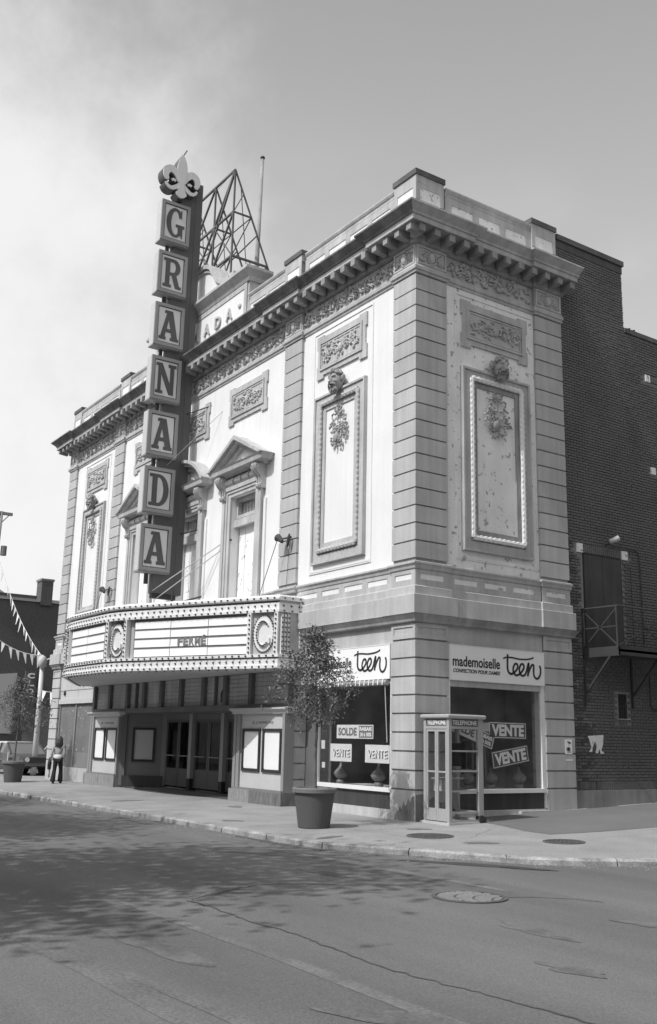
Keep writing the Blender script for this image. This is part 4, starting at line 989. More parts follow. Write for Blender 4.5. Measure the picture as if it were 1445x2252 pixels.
# ------------------------------------------------------------------ fire escape balcony
fe = thing('fire_escape', 'iron fire escape balcony with crossed railings on brackets, fixed to the brick wall', 'fire escape', (0, 7, 3.9))
y0, y1, x1, zf, zt = 5.42, 10.2, 1.02, 3.92, 4.94
obj('balcony_floor', MB().box(-.1, x1, y0, y1, zf-.08, zf-.02), 'iron', fe)
obj('floor_beam', MB().box(x1-.05, x1, y0, y1, zf-.16, zf+.06), 'iron', fe); obj('floor_beam', MB().box(-.1, x1, y0-.005, y0+.045, zf-.18, zf+.05), 'iron_pale', fe)
for x, y in ((-.06, y0), (x1-.02, y0), (x1-.02, 7.5), (x1-.02, y1)): obj('rail_post', MB().box(x-.02, x+.02, y-.02, y+.02, zf, zt), 'iron_pale', fe)
obj('handrail', MB().tube([(-.1, y0, zt), (x1, y0, zt), (x1, y1, zt)], .025, 6), 'iron', fe)
for p, q in (((-.06, y0, zf+.05), (x1, y0, zt-.03)), ((-.06, y0, zt-.03), (x1, y0, zf+.05)), ((-.06, y0, zf+.53), (x1, y0, zf+.53))): obj('brace_bar', MB().bar(p, q, .012, .03), 'iron_pale', fe)
for a, b in ((y0, 7.5), (7.5, y1)):
    for p, q in (((x1, a, zf+.05), (x1, b, zt-.03)), ((x1, a, zt-.03), (x1, b, zf+.05)), ((x1, a, zf+.53), (x1, b, zf+.53))): obj('brace_bar', MB().bar(p, q, .012, .03), 'iron', fe)
for y in (y0+.02, 7.2, 9.6):
    obj('bracket_leg', MB().bar((-.07, y, zf-.1), (-.07, y, zf-1.35), .05, .05), 'iron', fe)
    obj('bracket_strut', MB().bar((-.05, y, zf-1.05), (x1-.25, y, zf-.15), .045, .045), 'iron_pale' if y < 6 else 'iron', fe)

# paper remains and bills on the walls
tag(obj('torn_poster', MB(SD).prism([(5.48, 1.86), (6.05, 1.89), (6.02, 1.66), (5.96, 1.52), (6.07, 1.45), (5.93, 1.44), (5.88, 1.56), (5.83, 1.45), (5.74, 1.46), (5.80, 1.60), (5.74, 1.74), (5.66, 1.62), (5.62, 1.48), (5.52, 1.48), (5.60, 1.58), (5.55, 1.74)], -.093, -.084), 'peel', base=(-.09, 5.75, 1.65)), 'torn remains of a white poster on the dark brick wall', 'poster')
bill = thing('wall_bill', 'small printed bill pasted on the right quoined pier', 'bill', (0, 4.7, 1.55))
obj('sheet', MB(SD).box(4.58, 4.82, .0, .004, 1.42, 1.76), 'poster_paper', bill)
mb = MB(SD)
rb = random.Random(4)
for k in range(18): mb.box(*sorted((4.61+rb.random()*.09, 4.70+rb.random()*.09)), .004, .006, *sorted((zz := 1.45+rb.random()*.27, zz+.02)))
obj('print', mb, 'paper_print', bill)
tag(obj('small_bill', MB(SD).box(4.60, 4.83, .0, .003, 1.27, 1.30), 'poster_paper', base=(0, 4.7, 1.28)), 'narrow paper strip left below the printed bill on the pier', 'bill')

# ------------------------------------------------------------------ shop signs "mademoiselle teen"
def teen(T, u0, z0, s, d):
    """the brush script: strokes in a 270 x 180 field, s = metres per unit"""
    mb = MB(T); P = lambda pts: [(u0+(x-835)*s, z0+(449.5-y+.08*(x-835))*s*.717) for x, y in spline(pts, 6)]
    mb.ribbon(P([(868, 248), (867, 290), (866, 340), (872, 372), (888, 386), (902, 384)]), 12*s, d, d+.006)
    mb.ribbon(P([(837, 277), (862, 270), (900, 272), (950, 282), (1000, 284), (1035, 279), (1054, 270)]), 8*s, d+.001, d+.0065)
    mb.ribbon(P([(902, 384), (922, 368), (938, 342), (934, 318), (918, 318), (906, 345), (908, 375), (924, 396), (946, 392)]), 11*s, d+.0005, d+.006)
    mb.ribbon(P([(946, 392), (966, 372), (982, 345), (978, 320), (962, 320), (950, 348), (952, 380), (968, 400), (988, 396)]), 11*s, d+.001, d+.0066)
    mb.ribbon(P([(988, 396), (1000, 370), (1010, 330), (1018, 312), (1016, 350), (1008, 404)]), 11*s, d+.0005, d+.0062)
    mb.ribbon(P([(1008, 404), (1022, 360), (1042, 324), (1054, 330), (1052, 370), (1056, 405), (1072, 422), (1090, 414), (1102, 385), (1103, 350), (1096, 328)]), 11*s, d+.001, d+.0067)
    return mb
def shop_sign(T, u0, u1, z0, z1, d, label, base):
    t = thing('shop_sign', label, 'sign', base)
    obj('sign_board', MB(T).box(u0, u1, d-.05, d, z0, z1), 'board_white', t)
    L = u1-u0; k = L/650
    mb = MB(); fit_text(mb, 'mademoiselle', T, u0+17*k, u0+333*k, z0+.30, z0+.535, d+.003, bold=.018); obj('lettering', mb, 'black', t)
    mb = MB(); fit_text(mb, 'CONFECTION POUR DAMES', T, u0+20*k, u0+333*k, z0+.165, z0+.25, d+.003, bold=.02, shear=.25); obj('lettering', mb, 'black', t)
    obj('script', teen(T, u0+355*k, z0, k, d), 'black', t)
    obj('sign_edge', MB(T).ring(u0-.01, u1+.01, z0-.01, z1+.01, .02, d-.03, d+.006), 'sill', t)
shop_sign(FR, -3.86, -.87, 2.99, 3.745, .02, 'white shop sign with dark script over the front window, half behind the potted tree', (-2.3, 0, 3))
shop_sign(SD, .975, 3.92, 2.985, 3.755, .02, 'white shop sign with dark script on the side wall above the telephone booth', (0, 2.4, 3))
# sale posters stuck inside the panes
def bill_poster(name, label, T, c, w, h, d, rot, style, base, txt='VENTE'):
    t = thing(name, label, 'poster', base, 'sale posters in the shop windows')
    cs, sn = cos(rot), sin(rot)
    R = lambda u, dd, z: T(c[0]+u*cs-z*sn, dd, c[1]+u*sn+z*cs)
    if style == 'light':
        obj('sheet', MB(R).box(-w/2, w/2, d, d+.003, -h/2, h/2), 'poster_paper', t)
        mb = MB(); fit_text(mb, txt, R, -w*.38+.015, w*.42+.015, -h*.24-.012, h*.22-.012, d+.0045, .002, bold=.03); obj('letter_shadow', mb, 'paper_dark', t)
        mb = MB(); fit_text(mb, txt, R, -w*.40, w*.40, -h*.23, h*.23, d+.007, .002, bold=.012); obj('lettering', mb, 'board_white', t)
    elif style == 'dark':
        obj('sheet', MB(R).box(-w/2, w/2, d, d+.003, -h/2, h/2), 'poster_paper', t)
        obj('field', MB(R).box(-w/2+.02, w/2-.02, d+.003, d+.005, -h/2+.02, h/2-.02), 'paper_dark', t)
        mb = MB(); fit_text(mb, txt, R, -w*.44, w*.44, -h*.38, h*.38, d+.007, .003, bold=.045); obj('lettering', mb, 'sill', t)
    else:
        obj('sheet', MB(R).box(-w/2, w/2, d, d+.003, -h/2, h/2), 'poster_paper', t)
        mb = MB(); fit_text(mb, 'SOLDE', R, -w*.45, w*.06, -h*.3, h*.3, d+.005, .003, bold=.04); obj('lettering', mb, 'paper_print', t)
        obj('field', MB(R).box(w*.12, w*.48, d+.003, d+.005, -h*.43, h*.43), 'paper_print', t)
        mb = MB(); fit_text(mb, 'RABAIS', R, w*.14, w*.46, h*.06, h*.34, d+.007, .003, bold=.03); fit_text(mb, '20 à 50%', R, w*.15, w*.45, -h*.34, -h*.06, d+.007, .003, bold=.03); obj('lettering', mb, 'board_white', t)
GD = -.067
bill_poster('sale_poster', 'grey and white poster reading SOLDE, RABAIS in the front shop window', FR, (-2.29, 1.826), 1.44, .31, -.075, 0, 'solde', (-2.29, .07, 1.8))
bill_poster('sale_poster', 'white VENTE poster in the front shop window, on the side nearer the potted tree', FR, (-2.83, 1.345), .87, .40, -.075, 0, 'light', (-2.83, .07, 1.3))
bill_poster('sale_poster', 'white VENTE poster at the right edge of the front shop window against the corner pier', FR, (-1.42, 1.345), .90, .395, -.075, 0, 'light', (-1.42, .07, 1.3))
bill_poster('sale_poster', 'dark VENTE poster hung level in the side shop window, upper of the two', SD, (2.79, 1.925), 1.15, .345, -.075, .0, 'dark', (-.07, 2.8, 1.9))
bill_poster('sale_poster', 'dark VENTE poster hung askew in the side shop window, lower of the two', SD, (2.86, 1.342), 1.12, .35, -.075, .155, 'dark', (-.07, 2.86, 1.3))
bill_poster('sale_poster', 'tilted SOLDE poster in the side shop window, partly behind the telephone booth', SD, (1.68, 1.85), 1.36, .30, -.075, -.31, 'solde', (-.07, 1.7, 1.8))
# pale pear-shaped ornaments standing on the display floors
def ornament(x, y, s, label, grp='display ornaments in the shop windows'):
    t = thing('display_ornament', label, 'ornament', (x, y, .6), grp)
    obj('vessel', MB().lathe([(.05*s, .12), (.11*s, .16), (.165*s, .22), (.17*s, .27), (.13*s, .33), (.07*s, .39), (.035*s, .45), (.015*s, .52)], (x, y, .60), 14), 'vase', t, smooth=True)
    obj('foot', MB().lathe([(.07*s, 0), (.11*s, .04), (.10*s, .10), (.05*s, .125)], (x, y, .60), 14), 'vase', t, smooth=True)
ornament(-3.35, .45, 1., 'pale pear-shaped ornament at the left end of the front shop window')
ornament(-1.85, .45, 1.05, 'pale pear-shaped ornament at the right end of the front shop window')
ornament(-.42, 3.45, 1.05, 'pale pear-shaped ornament at the right end of the side shop window')
ornament(-.45, 2.6, .95, 'pale pear-shaped ornament under the askew VENTE poster in the side window')
ornament(-.42, 1.85, .95, 'pale pear-shaped ornament beside the telephone booth in the side window')
# clothes rail seen dimly inside
rk = thing('clothes_rack', 'dim clothes rail with hanging garments inside the shop', 'clothes rack', (-1.3, 2.5, .0))
obj('rack_frame', MB().tube([(-1.6, 1.6, .0), (-1.6, 1.6, 1.7), (-1.6, 3.6, 1.7), (-1.6, 3.6, 0)], .02, 6), 'alu', rk)
for k in range(9):
    yy = 1.75+k*.2; obj('garment', MB().box(-1.75, -1.45, yy, yy+.05, .75+rb.random()*.2, 1.66), ['interior_mid', 'vest', 'grey_metal', 'vest_light'][k % 4], rk)

# ------------------------------------------------------------------ MARQUEE
MQ = thing('marquee', 'pale bowed cinema marquee with bulb rows and empty letter boards above the entrance', 'marquee', (-11.57, -1.5, 3.36))
MP = [(-18.51, .06), (-18.51, -.65), (-13.94, -2.78), (-13.55, -2.92), (-13.05, -3.01), (-12.6, -3.03), (-10.54, -3.03), (-10.09, -3.01), (-9.59, -2.92), (-9.2, -2.78), (-4.63, -.65), (-4.63, .06)]
def inner(d): # plan outline set back by d
    mb = MB(); mb.sweep(MP, [(-d, 0), (0, 0), (0, 1), (-d, 1)]); return [mb.v[i*4][:2] for i in range(len(MP))]
obj('marquee_core', MB().plan(inner(.1), 3.40, 5.20), 'grey_metal', MQ)
mb = MB(); sf = [(x, y) for x, y in inner(.16)]; mb.plan(sf, 3.36, 3.395); obj('soffit', mb, 'soffit', MQ)
def mrun(name, prof, m='white_metal'): return obj(name, MB().sweep(MP, prof), m, MQ)
mrun('top_rim', [(-.12, 5.06), (.05, 5.06), (.07, 5.09), (.07, 5.15), (.03, 5.20), (-.3, 5.225), (-.3, 5.2)])
mrun('upper_band', [(-.12, 4.84), (.015, 4.84), (.015, 5.0), (-.12, 5.0)])
mrun('middle_rim', [(-.12, 4.765), (.055, 4.765), (.055, 4.842), (-.12, 4.842)])
mrun('lower_rim', [(-.12, 3.63), (.055, 3.63), (.055, 3.70), (-.12, 3.70)])
mrun('lower_band', [(-.12, 3.43), (.015, 3.43), (.015, 3.60), (-.12, 3.60)])
mrun('bottom_rim', [(-.16, 3.35), (.05, 3.35), (.05, 3.43), (-.16, 3.43)])
mrun('shadow_groove', [(-.12, 5.0), (-.06, 5.0), (-.06, 5.07), (-.12, 5.07)], 'track'); mrun('shadow_groove', [(-.12, 3.60), (-.06, 3.60), (-.06, 3.63), (-.12, 3.63)], 'track')
# bulbs along every rim
bm_, cup = MB(), MB()
def walk(P, step, d):
    """points and outward normals along the plan path"""
    out = []; 
    for i in range(len(P)-1):
        a, b = Vector(P[i]), Vector(P[i+1]); L = (b-a).length; t = (b-a).normalized(); n = Vector((t.y, -t.x)); m_ = max(1, int(L/step+.5))
        for k in range(m_):
            p = a+t*(L*(k+.5)/m_); out.append((p.x+n.x*d, p.y+n.y*d, n))
    return out
def bulb(x, y, z, n, r_=.021):
    cup.tube([(x, y, z), (x+n[0]*.012, y+n[1]*.012, z+n[2]*.012)], r_*1.3, 6)
    mbx = (x+n[0]*.025, y+n[1]*.025, z+n[2]*.025); bm_.ell(mbx, (r_, r_, r_), 6, 5)
for z, st, d in ((5.12, .21, .07), (4.93, .21, .015), (4.80, .21, .055), (3.665, .21, .055), (3.52, .21, .015), (3.39, .21, .05)):
    for x, y, n in walk(MP, st, d): bulb(x, y, z, (n.x, n.y, 0))
for x, y, n in walk(MP, .30, -.10): bulb(x, y, 3.358, (0, 0, -1))
# boards on the two straight faces and on the centre face
def face(p, q):
    P, Q = Vector(p), Vector(q); t = (Q-P).normalized(); n = Vector((t.y, -t.x)); return (lambda u, d, z: (P.x+t.x*u+n.x*d, P.y+t.y*u+n.y*d, z)), (Q-P).length
TR, LR = face((-9.2, -2.78), (-4.63, -.65))
TC, LC = face((-13.05, -3.03), (-10.09, -3.03))
TL, LL = face((-18.51, -.65), (-13.94, -2.78))
def letter_board(T, u0, u1, cols, rows=4):
    lb = obj('letter_board', MB(T).box(u0, u1, -.10, -.035, 3.70, 4.765), 'track', MQ)
    w = (u1-u0-.06)/cols; zs = [3.735+k*.252 for k in range(rows)]
    first = None
    for c in range(cols):
        for k in range(rows):
            sag = .012*sin(c*2.1+k)
            p = obj('letter_panel', MB(T).box(u0+.03+c*w+.012, u0+.03+(c+1)*w-.012, -.035, -.018, zs[k], zs[k]+.195+sag*.4), 'letter_white', lb)
    return lb
lb = letter_board(TR, .23, 4.10, 3); letter_board(TC, .14, 2.82, 2)
box('letter_board', 'track', MQ, .9, 4.3, -.10, -.035, 3.70, 4.765, TL)
# the film title letters left on the board
msg = thing('marquee_lettering', 'dark movable letters reading FERMÉ on the marquee board', 'lettering', (-7.1, -1.8, 4.0), None)
for i, ch in enumerate('FERMÉ'):
    a = 1.80+i*.195; mb = MB(); fit_text(mb, ch, TR, a, a+.165, 4.005, 4.22 if ch != 'É' else 4.265, .0-.012, .02, bold=.035); obj('letter', mb, 'paper_print', msg)
# round monogram plates with bulbs
def monogram(T, u0, u1, full=True):
    pl = obj('monogram_plate', MB(T).box(u0+.05, u1-.05, -.10, -.04, 3.70, 4.765), 'grey_metal' if full else 'grey_metal', MQ)
    obj('plate_post', MB(T).box(u0-.07, u0+.05, -.1, .05, 3.70, 4.766), 'white_metal', pl); obj('plate_post', MB(T).box(u1-.05, u1+.06, -.1, .05, 3.70, 4.766), 'white_metal', pl)
    c = (u0+u1)/2; rx, rz = .30*(u1-u0)/.8, .46
    mb = MB(T); mb.prism([(c+rx*cos(2*pi*k/28), 4.23+rz*sin(2*pi*k/28)) for k in range(28)], -.04, -.015); obj('oval_plate', mb, 'white_metal', pl)
    mb = MB(T); mb.ribbon([(c+rx*.62*cos(a), 4.23+rz*.68*sin(a)) for a in [radians(38+k*(292)/20) for k in range(21)]], [.03+.025*sin(pi*k/20) for k in range(21)], -.015, .02)
    mb.box(c+.05*rx/.3, c+rx*.78, -.015, .028, 4.16, 4.20) if False else None
    mb.box(c+rx*.5, c+rx*.7, -.015, .028, 3.98, 4.12); obj('monogram_letter', mb, 'white_metal', pl)
    n_ = Vector(T(0, 1, 0))-Vector(T(0, 0, 0))
    for k in range(34):
        a = 2*pi*k/34; x, y, z = T(c+rx*1.02*cos(a), -.03, 4.23+rz*1.02*sin(a)); bulb(x, y, z, (n_.x, n_.y, 0), .02)
    for k in range(20):
        a = radians(50+k*260/19); x, y, z = T(c+rx*.62*cos(a), .02, 4.23+rz*.68*sin(a)); bulb(x, y, z, (n_.x, n_.y, 0), .018)
    for uu in (u0, u1):
        for k in range(9): x, y, z = T(uu, .05, 3.76+k*.118); bulb(x, y, z, (n_.x, n_.y, 0), .02)
    if not full:
        rr = random.Random(2)
        for k in range(26):
            uu, zz = rr.uniform(u0+.1, u1-.1), rr.uniform(3.75, 4.72)
            if ((uu-c)/rx)**2+((zz-4.23)/rz)**2 > 1.25: x, y, z = T(uu, -.03, zz); bulb(x, y, z, (n_.x, n_.y, 0), .02)
monogram(TR, 4.17, 4.98); monogram(TL, .08, .85)
Tq, Lq = face((-10.09, -3.01), (-9.2, -2.78)); monogram(Tq, .06, Lq-.04, False)
Tq2, Lq2 = face((-13.94, -2.78), (-13.05, -3.01)); monogram(Tq2, .06, Lq2-.04, False)
# end of the marquee: plain side with upright bulb strips
TE = lambda u, d, z: (-4.63+d, -.65+u, z)
obj('end_sheet', MB(TE).box(.02, .69, -.10, .006, 3.42, 5.08), 'grey_metal', MQ)
for k, u in enumerate((.055, .15, .245)):
    obj('bulb_strip', MB(TE).box(u, u+.06, .006, .05, 3.70, 4.80), 'white_metal', MQ); obj('strip_gap', MB(TE).box(u+.062, u+.093, .004, .012, 3.70, 4.80), 'track', MQ)
    for j in range(9): x, y, z = TE(u+.03, .05, 3.78+j*.12); bulb(x, y, z, (1, 0, 0), .02)
obj('bulb_strip', MB(TE).box(.60, .70, .006, .06, 3.5, 5.1), 'white_metal', MQ)
for j in range(13): x, y, z = TE(.65, .06, 3.6+j*.12); bulb(x, y, z, (1, 0, 0), .02)
obj('end_rim', MB(TE).box(.0, .70, .0, .075, 5.065, 5.16), 'white_metal', MQ)
obj('bulbs', bm_, 'bulb', MQ, kind='stuff', smooth=True); obj('bulb_sockets', cup, 'bulb_cup', MQ, kind='stuff')

# ------------------------------------------------------------------ BLADE SIGN
BS = thing('blade_sign', 'tall dark vertical sign with stacked letter boxes spelling GRANADA and a fleur-de-lis on top', 'sign', (-11.57, -.7, 5.9))
obj('sign_spine', MB().box(-11.72, -11.43, -1.13, -.16, 5.95, 20.26), 'spine', BS)
obj('spine_edge', MB().box(-11.73, -11.42, -.40, -.15, 5.94, 20.265), 'spine', BS)
obj('spine_foot', MB().box(-11.68, -11.47, -1.1, -.3, 5.80, 5.95), 'iron', BS)
def arc(cx, cz, rx, rz, a0, a1, n=14): return [(cx+rx*cos(radians(a0+(a1-a0)*k/n)), cz+rz*sin(radians(a0+(a1-a0)*k/n))) for k in range(n+1)]
SLAB = {
 'A': [[(0, 0), (.36, 0), (.36, .10), (.30, .10), (.345, .26), (.60, .26), (.64, .10), (.57, .10), (.57, 0), (1, 0), (1, .10), (.94, .10), (.66, 1), (.27, 1), (.24, .90), (.36, .90), (.08, .10), (0, .10)], [(.385, .38), (.565, .38), (.475, .70)]],
 'N': [[(0, 1), (.30, 1), (.70, .36), (.70, .90), (.60, .90), (.60, 1), (1, 1), (1, .90), (.90, .90), (.90, 0), (.66, 0), (.26, .64), (.26, .10), (.36, .10), (.36, 0), (0, 0), (0, .10), (.10, .10), (.10, .90), (0, .90)]],
 'R': [[(0, 0), (.46, 0), (.46, .10), (.36, .10), (.36, .42), (.46, .42), (.68, 0), (1, 0), (1, .10), (.90, .10), (.72, .45)] + arc(.56, .71, .36, .29, -40, 90) + [(0, 1), (0, .90), (.12, .90), (.12, .10), (0, .10)], [(.36, .53), (.52, .53)] + arc(.52, .71, .15, .18, -90, 90) + [(.36, .89)]],
 'D': [[(0, 0), (.48, 0)] + arc(.48, .5, .52, .5, -90, 90, 20) + [(0, 1), (0, .90), (.14, .90), (.14, .10), (0, .10)], [(.40, .10), (.46, .10)] + arc(.46, .5, .26, .40, -90, 90, 18) + [(.40, .90)]],
 'G': [arc(.48, .5, .48, .52, 50, 312, 30) + [(.84, 0), (.90, 0), (.90, .36), (1.0, .36), (1.0, .46), (.52, .46), (.52, .36), (.64, .36), (.64, .16)] + arc(.50, .5, .24, .42, 300, 55, 24) + [(.70, .70), (.84, .70), (.84, 1.0), (.78, .98)]]}
TS = lambda u, d, z: (-11.25+d, u, z)
for i, ch in enumerate('GRANADA'):
    zb = 17.70-1.852*i; h = 1.45; a, b = -1.70, -.67
    lbx = obj('letter_box', MB().box(-11.62, -11.27, a, b, zb, zb+h), 'box_side', BS)
    obj('box_frame', MB(TS).ring(a-.005, b+.005, zb-.005, zb+h+.005, .11, -.04, .03), 'box_frame', lbx)
    obj('frame_bead', MB(TS).ring(a+.10, b-.10, zb+.10, zb+h-.10, .03, -.03, .012), 'iron_pale', lbx)
    obj('box_face', MB(TS).box(a+.10, b-.10, -.03, -.004, zb+.10, zb+h-.10), 'box_face', lbx)
    mb = MB(); sh = poly_shape(SLAB[ch], .012); w = .70 if ch in 'AN' else .66; place2d(mb, sh, TS, (a+b)/2-w/2, .004, zb+.21, w, h-.42); obj('letter', mb, 'sign_letter', lbx)
    obj('box_bottom', MB().box(-11.63, -11.26, a-.01, b+.01, zb-.05, zb-.006), 'box_frame', lbx)
    obj('box_arm', MB().box(-11.60, -11.50, -1.35, -1.25, zb-.37, zb-.04), 'iron', BS)
# fleur-de-lis
def fleur(loopsT, name, m, d0, d1): pass
fl = obj('fleur_de_lis', MB().box(-11.60, -11.30, -1.15, -.98, 19.30, 19.55), 'iron', BS)
FC = -1.07; TF = lambda u, d, z: (-11.20+d, FC+u, z)
def petal(dep0, dep1, grow):
    mb = MB(TF)
    mb.prism(spline([(0, 21.02+grow), (.14+grow, 20.72), (.19+grow, 20.35), (.13+grow, 20.02), (.09+grow, 19.85), (.12+grow, 19.66), (.20, 19.50), (.0, 19.36-grow), (-.20, 19.50), (-.12-grow, 19.66), (-.09-grow, 19.85), (-.13-grow, 20.02), (-.19-grow, 20.35), (-.14-grow, 20.72), (0, 21.02+grow)], 4)[:-1], dep0, dep1)
    for sg in (-1, 1):
        c = spline([(sg*.06, 19.95), (sg*.20, 20.22), (sg*.40, 20.34), (sg*.56, 20.22), (sg*.58, 20.02), (sg*.50, 19.90)], 5)
        mb.ribbon(c, [(.16+.10*sin(pi*min(1, k/(len(c)-1)*1.2)))*(1 if k < len(c)-2 else .5)+2*grow for k in range(len(c))], dep0+.003, dep1-.003)
        c = spline([(sg*.05, 19.84), (sg*.20, 19.72), (sg*.36, 19.64), (sg*.50, 19.68), (sg*.58, 19.80)], 5)
        mb.ribbon(c, [.18-.10*k/(len(c)-1)+2*grow for k in range(len(c))], dep0+.006, dep1-.006)
        c = [(sg*.22, 19.93), (sg*.30, 19.97), (sg*.37, 19.93)]; mb.ribbon(c, .09, dep0+.009, dep1-.009)
    return mb
obj('fleur_body', petal(-.42, -.03, .015), 'spine', fl); obj('fleur_face', petal(-.035, .02, 0.), 'box_face', fl)
obj('fleur_rod', MB().tube([(-11.25, -1.07, 20.95), (-11.25, -.92, 21.25)], .02, 5), 'iron', BS)
for p, q in (((-11.45, -1.12, 6.0), (-9.25, .08, 7.32)), ((-11.45, -1.0, 5.75), (-9.15, .08, 7.15)), ((-11.7, -1.12, 6.0), (-13.9, .08, 7.32)), ((-11.7, -1.0, 5.75), (-14.0, .08, 7.15))): obj('guy_rod', MB().tube([p, q], .016, 5), 'rope', BS)
obj('guy_bracket', MB().tube([(-9.2, .1, 7.28), (-8.65, .06, 7.34)], .03, 5), 'iron', BS)
obj('guy_rod', MB().tube([(-11.45, -.9, 10.05), (-9.6, .08, 11.6)], .010, 4), 'rope', BS); obj('guy_rod', MB().tube([(-11.4, -.3, 11.9), (-10.4, .08, 12.0)], .02, 4), 'iron', BS); obj('guy_rod', MB().tube([(-11.4, -.3, 7.9), (-10.3, .30, 8.05)], .02, 4), 'iron', BS)
# stub bracket standing on the marquee roof
sb = thing('roof_bracket', 'small iron bracket standing on the marquee roof under the vertical sign', 'bracket', (-11.0, -.7, 5.2))
obj('bracket_post', MB().bar((-10.9, -.7, 5.2), (-10.85, -.7, 5.95), .05, .05), 'iron', sb); obj('bracket_bar', MB().bar((-11.6, -.7, 5.55), (-9.9, -.2, 5.75), .04, .04), 'iron', sb)

# ------------------------------------------------------------------ floodlights on the two inner piers
def floodlight(x, z, label):
    t = thing('floodlight', label, 'floodlight', (x, 0, z), 'floodlights on the facade piers')
    obj('lamp_bracket', MB(FR).tube([(x+.05, 0, z+.1), (x+.02, .14, z+.05), (x-.05, .24, z+.02)], .025, 6), 'iron_pale', t)
    obj('lamp_head', MB(FR).tube([(x-.22, .26, z+.08), (x-.12, .25, z+.03), (x-.02, .24, z-.06)], .11, 10, .05), 'iron', t)
    obj('lamp_guard', MB(FR).ell((x+.10, .12, z-.02), (.05, .05, .19), 8, 6, -.25), 'iron', t)
    obj('lamp_rod', MB(FR).tube([(x-.20, .27, z+.05), (x-.95, .35, z-1.45)], .012, 4), 'iron', t); obj('lamp_wire', MB(FR).tube([(x+.05, .05, z-.1), (x-.12, .02, z-1.35)], .006, 4), 'iron', t)
floodlight(-5.25, 6.78, 'small dark floodlight with a slanting rod on the pier right of the tall windows'); floodlight(-17.62, 6.78, 'small dark floodlight with a slanting rod on the pier left of the vertical sign')

# ------------------------------------------------------------------ roof: sign frame and flagpole
RF = thing('roof_sign_frame', 'bare iron lattice frame of a lost roof sign behind the attic', 'sign frame', (-14.5, 3, 13.8))
ya = 2.0
def strut(p, q, w=.08): return obj('strut', MB().bar(p, q, w*.8, w*.8), 'truss', RF)
XS = [-13.2, -14.75, -16.4, -18.2]; za, zm, zn = 22.6, 20.85, 19.05; LY = lambda z: ya+.437*(za-z)
for i, x in enumerate(XS):
    strut((x, ya, 13.8), (x, ya, za), .075); strut((x, ya, za), (x, LY(13.8), 13.8), .065)
    strut((x, ya, zm), (x, LY(zm), zm), .07); strut((x, ya, zn), (x, LY(zn), zn), .09); strut((x, ya, 16.6), (x, LY(16.6), 16.6), .07)
    strut((x, LY(zm), zm), (x, ya, zn), .045); strut((x, LY(zn), zn), (x, ya, 16.6), .045); strut((x, LY(20.2), 20.2), (x, ya+.05, 18.9), .06); strut((x, LY(21.7), 21.7), (x, ya, zm), .04)
    strut((x, ya+.8, zn), (x, ya+.4, 16.6), .035); strut((x, LY(zn), zn), (x, ya+1.2, 16.6), .04)
    if i < 3:
        x2 = XS[i+1]
        strut((x, ya, za), (x2, ya, za), .09); strut((x, ya, zm), (x2, ya, zm), .09); strut((x, ya, zn), (x2, ya, zn), .09)
        strut((x, ya, za), (x2, ya, zm), .085); strut((x, ya, zm), (x2, ya, zn), .085); strut((x2, ya, zm), (x, ya, zn), .05); strut((x, ya, zn), (x2, ya, 17.0), .06)
        strut((x, LY(zm), zm), (x2, LY(zm), zm), .04); strut((x, LY(zn), zn), (x2, LY(zn), zn), .045); strut((x, LY(za-.6), za-.6), (x2, LY(zn), zn), .035)
        if i % 2 == 0: strut((x, ya, za), (x2-.9, ya, zn), .09)
strut((-13.2, ya, 22.6), (-11.5, .4, 20.3), .012)
FP = thing('flagpole', 'weathered bare flagpole on the roof behind the lattice frame', 'flagpole', (-14.8, 4, 13.8))
obj('pole', MB().tube([(-14.86, 4, 13.8), (-14.84, 4, 20.1), (-14.71, 4, 24.6)], .12, 10, .065), 'pole_grey', FP, smooth=True); obj('pole_truck', MB().ell((-14.71, 4, 24.65), (.10, .10, .08), 10, 6), 'iron', FP)

# two pigeons on the brick coping
for k, (y, lab) in enumerate(((7.95, 'small bird on the brick coping, left of two'), (8.15, 'small bird on the brick coping, right of two'))):
    b = thing('bird', lab, 'bird', (-.25, y, 13.08), 'birds on the brick coping')
    obj('body', MB().ell((-.25, y, 13.16), (.05, .10, .055), 8, 6), 'iron', b, smooth=True); obj('head', MB().ell((-.25, y+.09, 13.22), (.03, .035, .03), 8, 6), 'iron', b, smooth=True)

# ------------------------------------------------------------------ TELEPHONE BOOTH
gb = gz(.6, .5)+.006
TB = thing('telephone_booth', 'aluminium telephone booth with folding glass doors at the street corner', 'telephone booth', (.59, .54, gb))
bx0, bx1, by0, by1, bz0, bz1 = .185, .992, .08, 1.02, gb, gb+2.19
for x, y, w in ((bx0, by0, .075), (bx1, by0, .075), (bx1, by1, .13), (bx0, by1, .075)):
    sx_ = 1 if x == bx0 else -1; sy_ = 1 if y == by0 else -1
    obj('corner_post', MB().box(*sorted((x, x+sx_*.075)), *sorted((y, y+sy_*w)), bz0, bz1-.10), 'alu', TB)
mb = MB(); prof = [(0, 0), (.03, .0), (.045, .02), (.045, .07), (.03, .085), (-.3, .11), (-.3, 0)]
mb.sweep([(bx0, by1), (bx0, by0), (bx1, by0), (bx1, by1), (bx0, by1)], [(d, bz1-.10+z) for d, z in [(0, 0), (.035, 0), (.05, .02), (.05, .06), (.03, .085), (-.05, .09), (-.05, 0)]], True, False); mb.box(bx0, bx1, by0, by1, bz1-.06, bz1-.02); obj('booth_roof', mb, 'alu', TB)
obj('booth_floor', MB().box(bx0-.06, bx1+.03, by0-.03, by1+.12, bz0-.05, bz0+.03), 'concrete', TB)
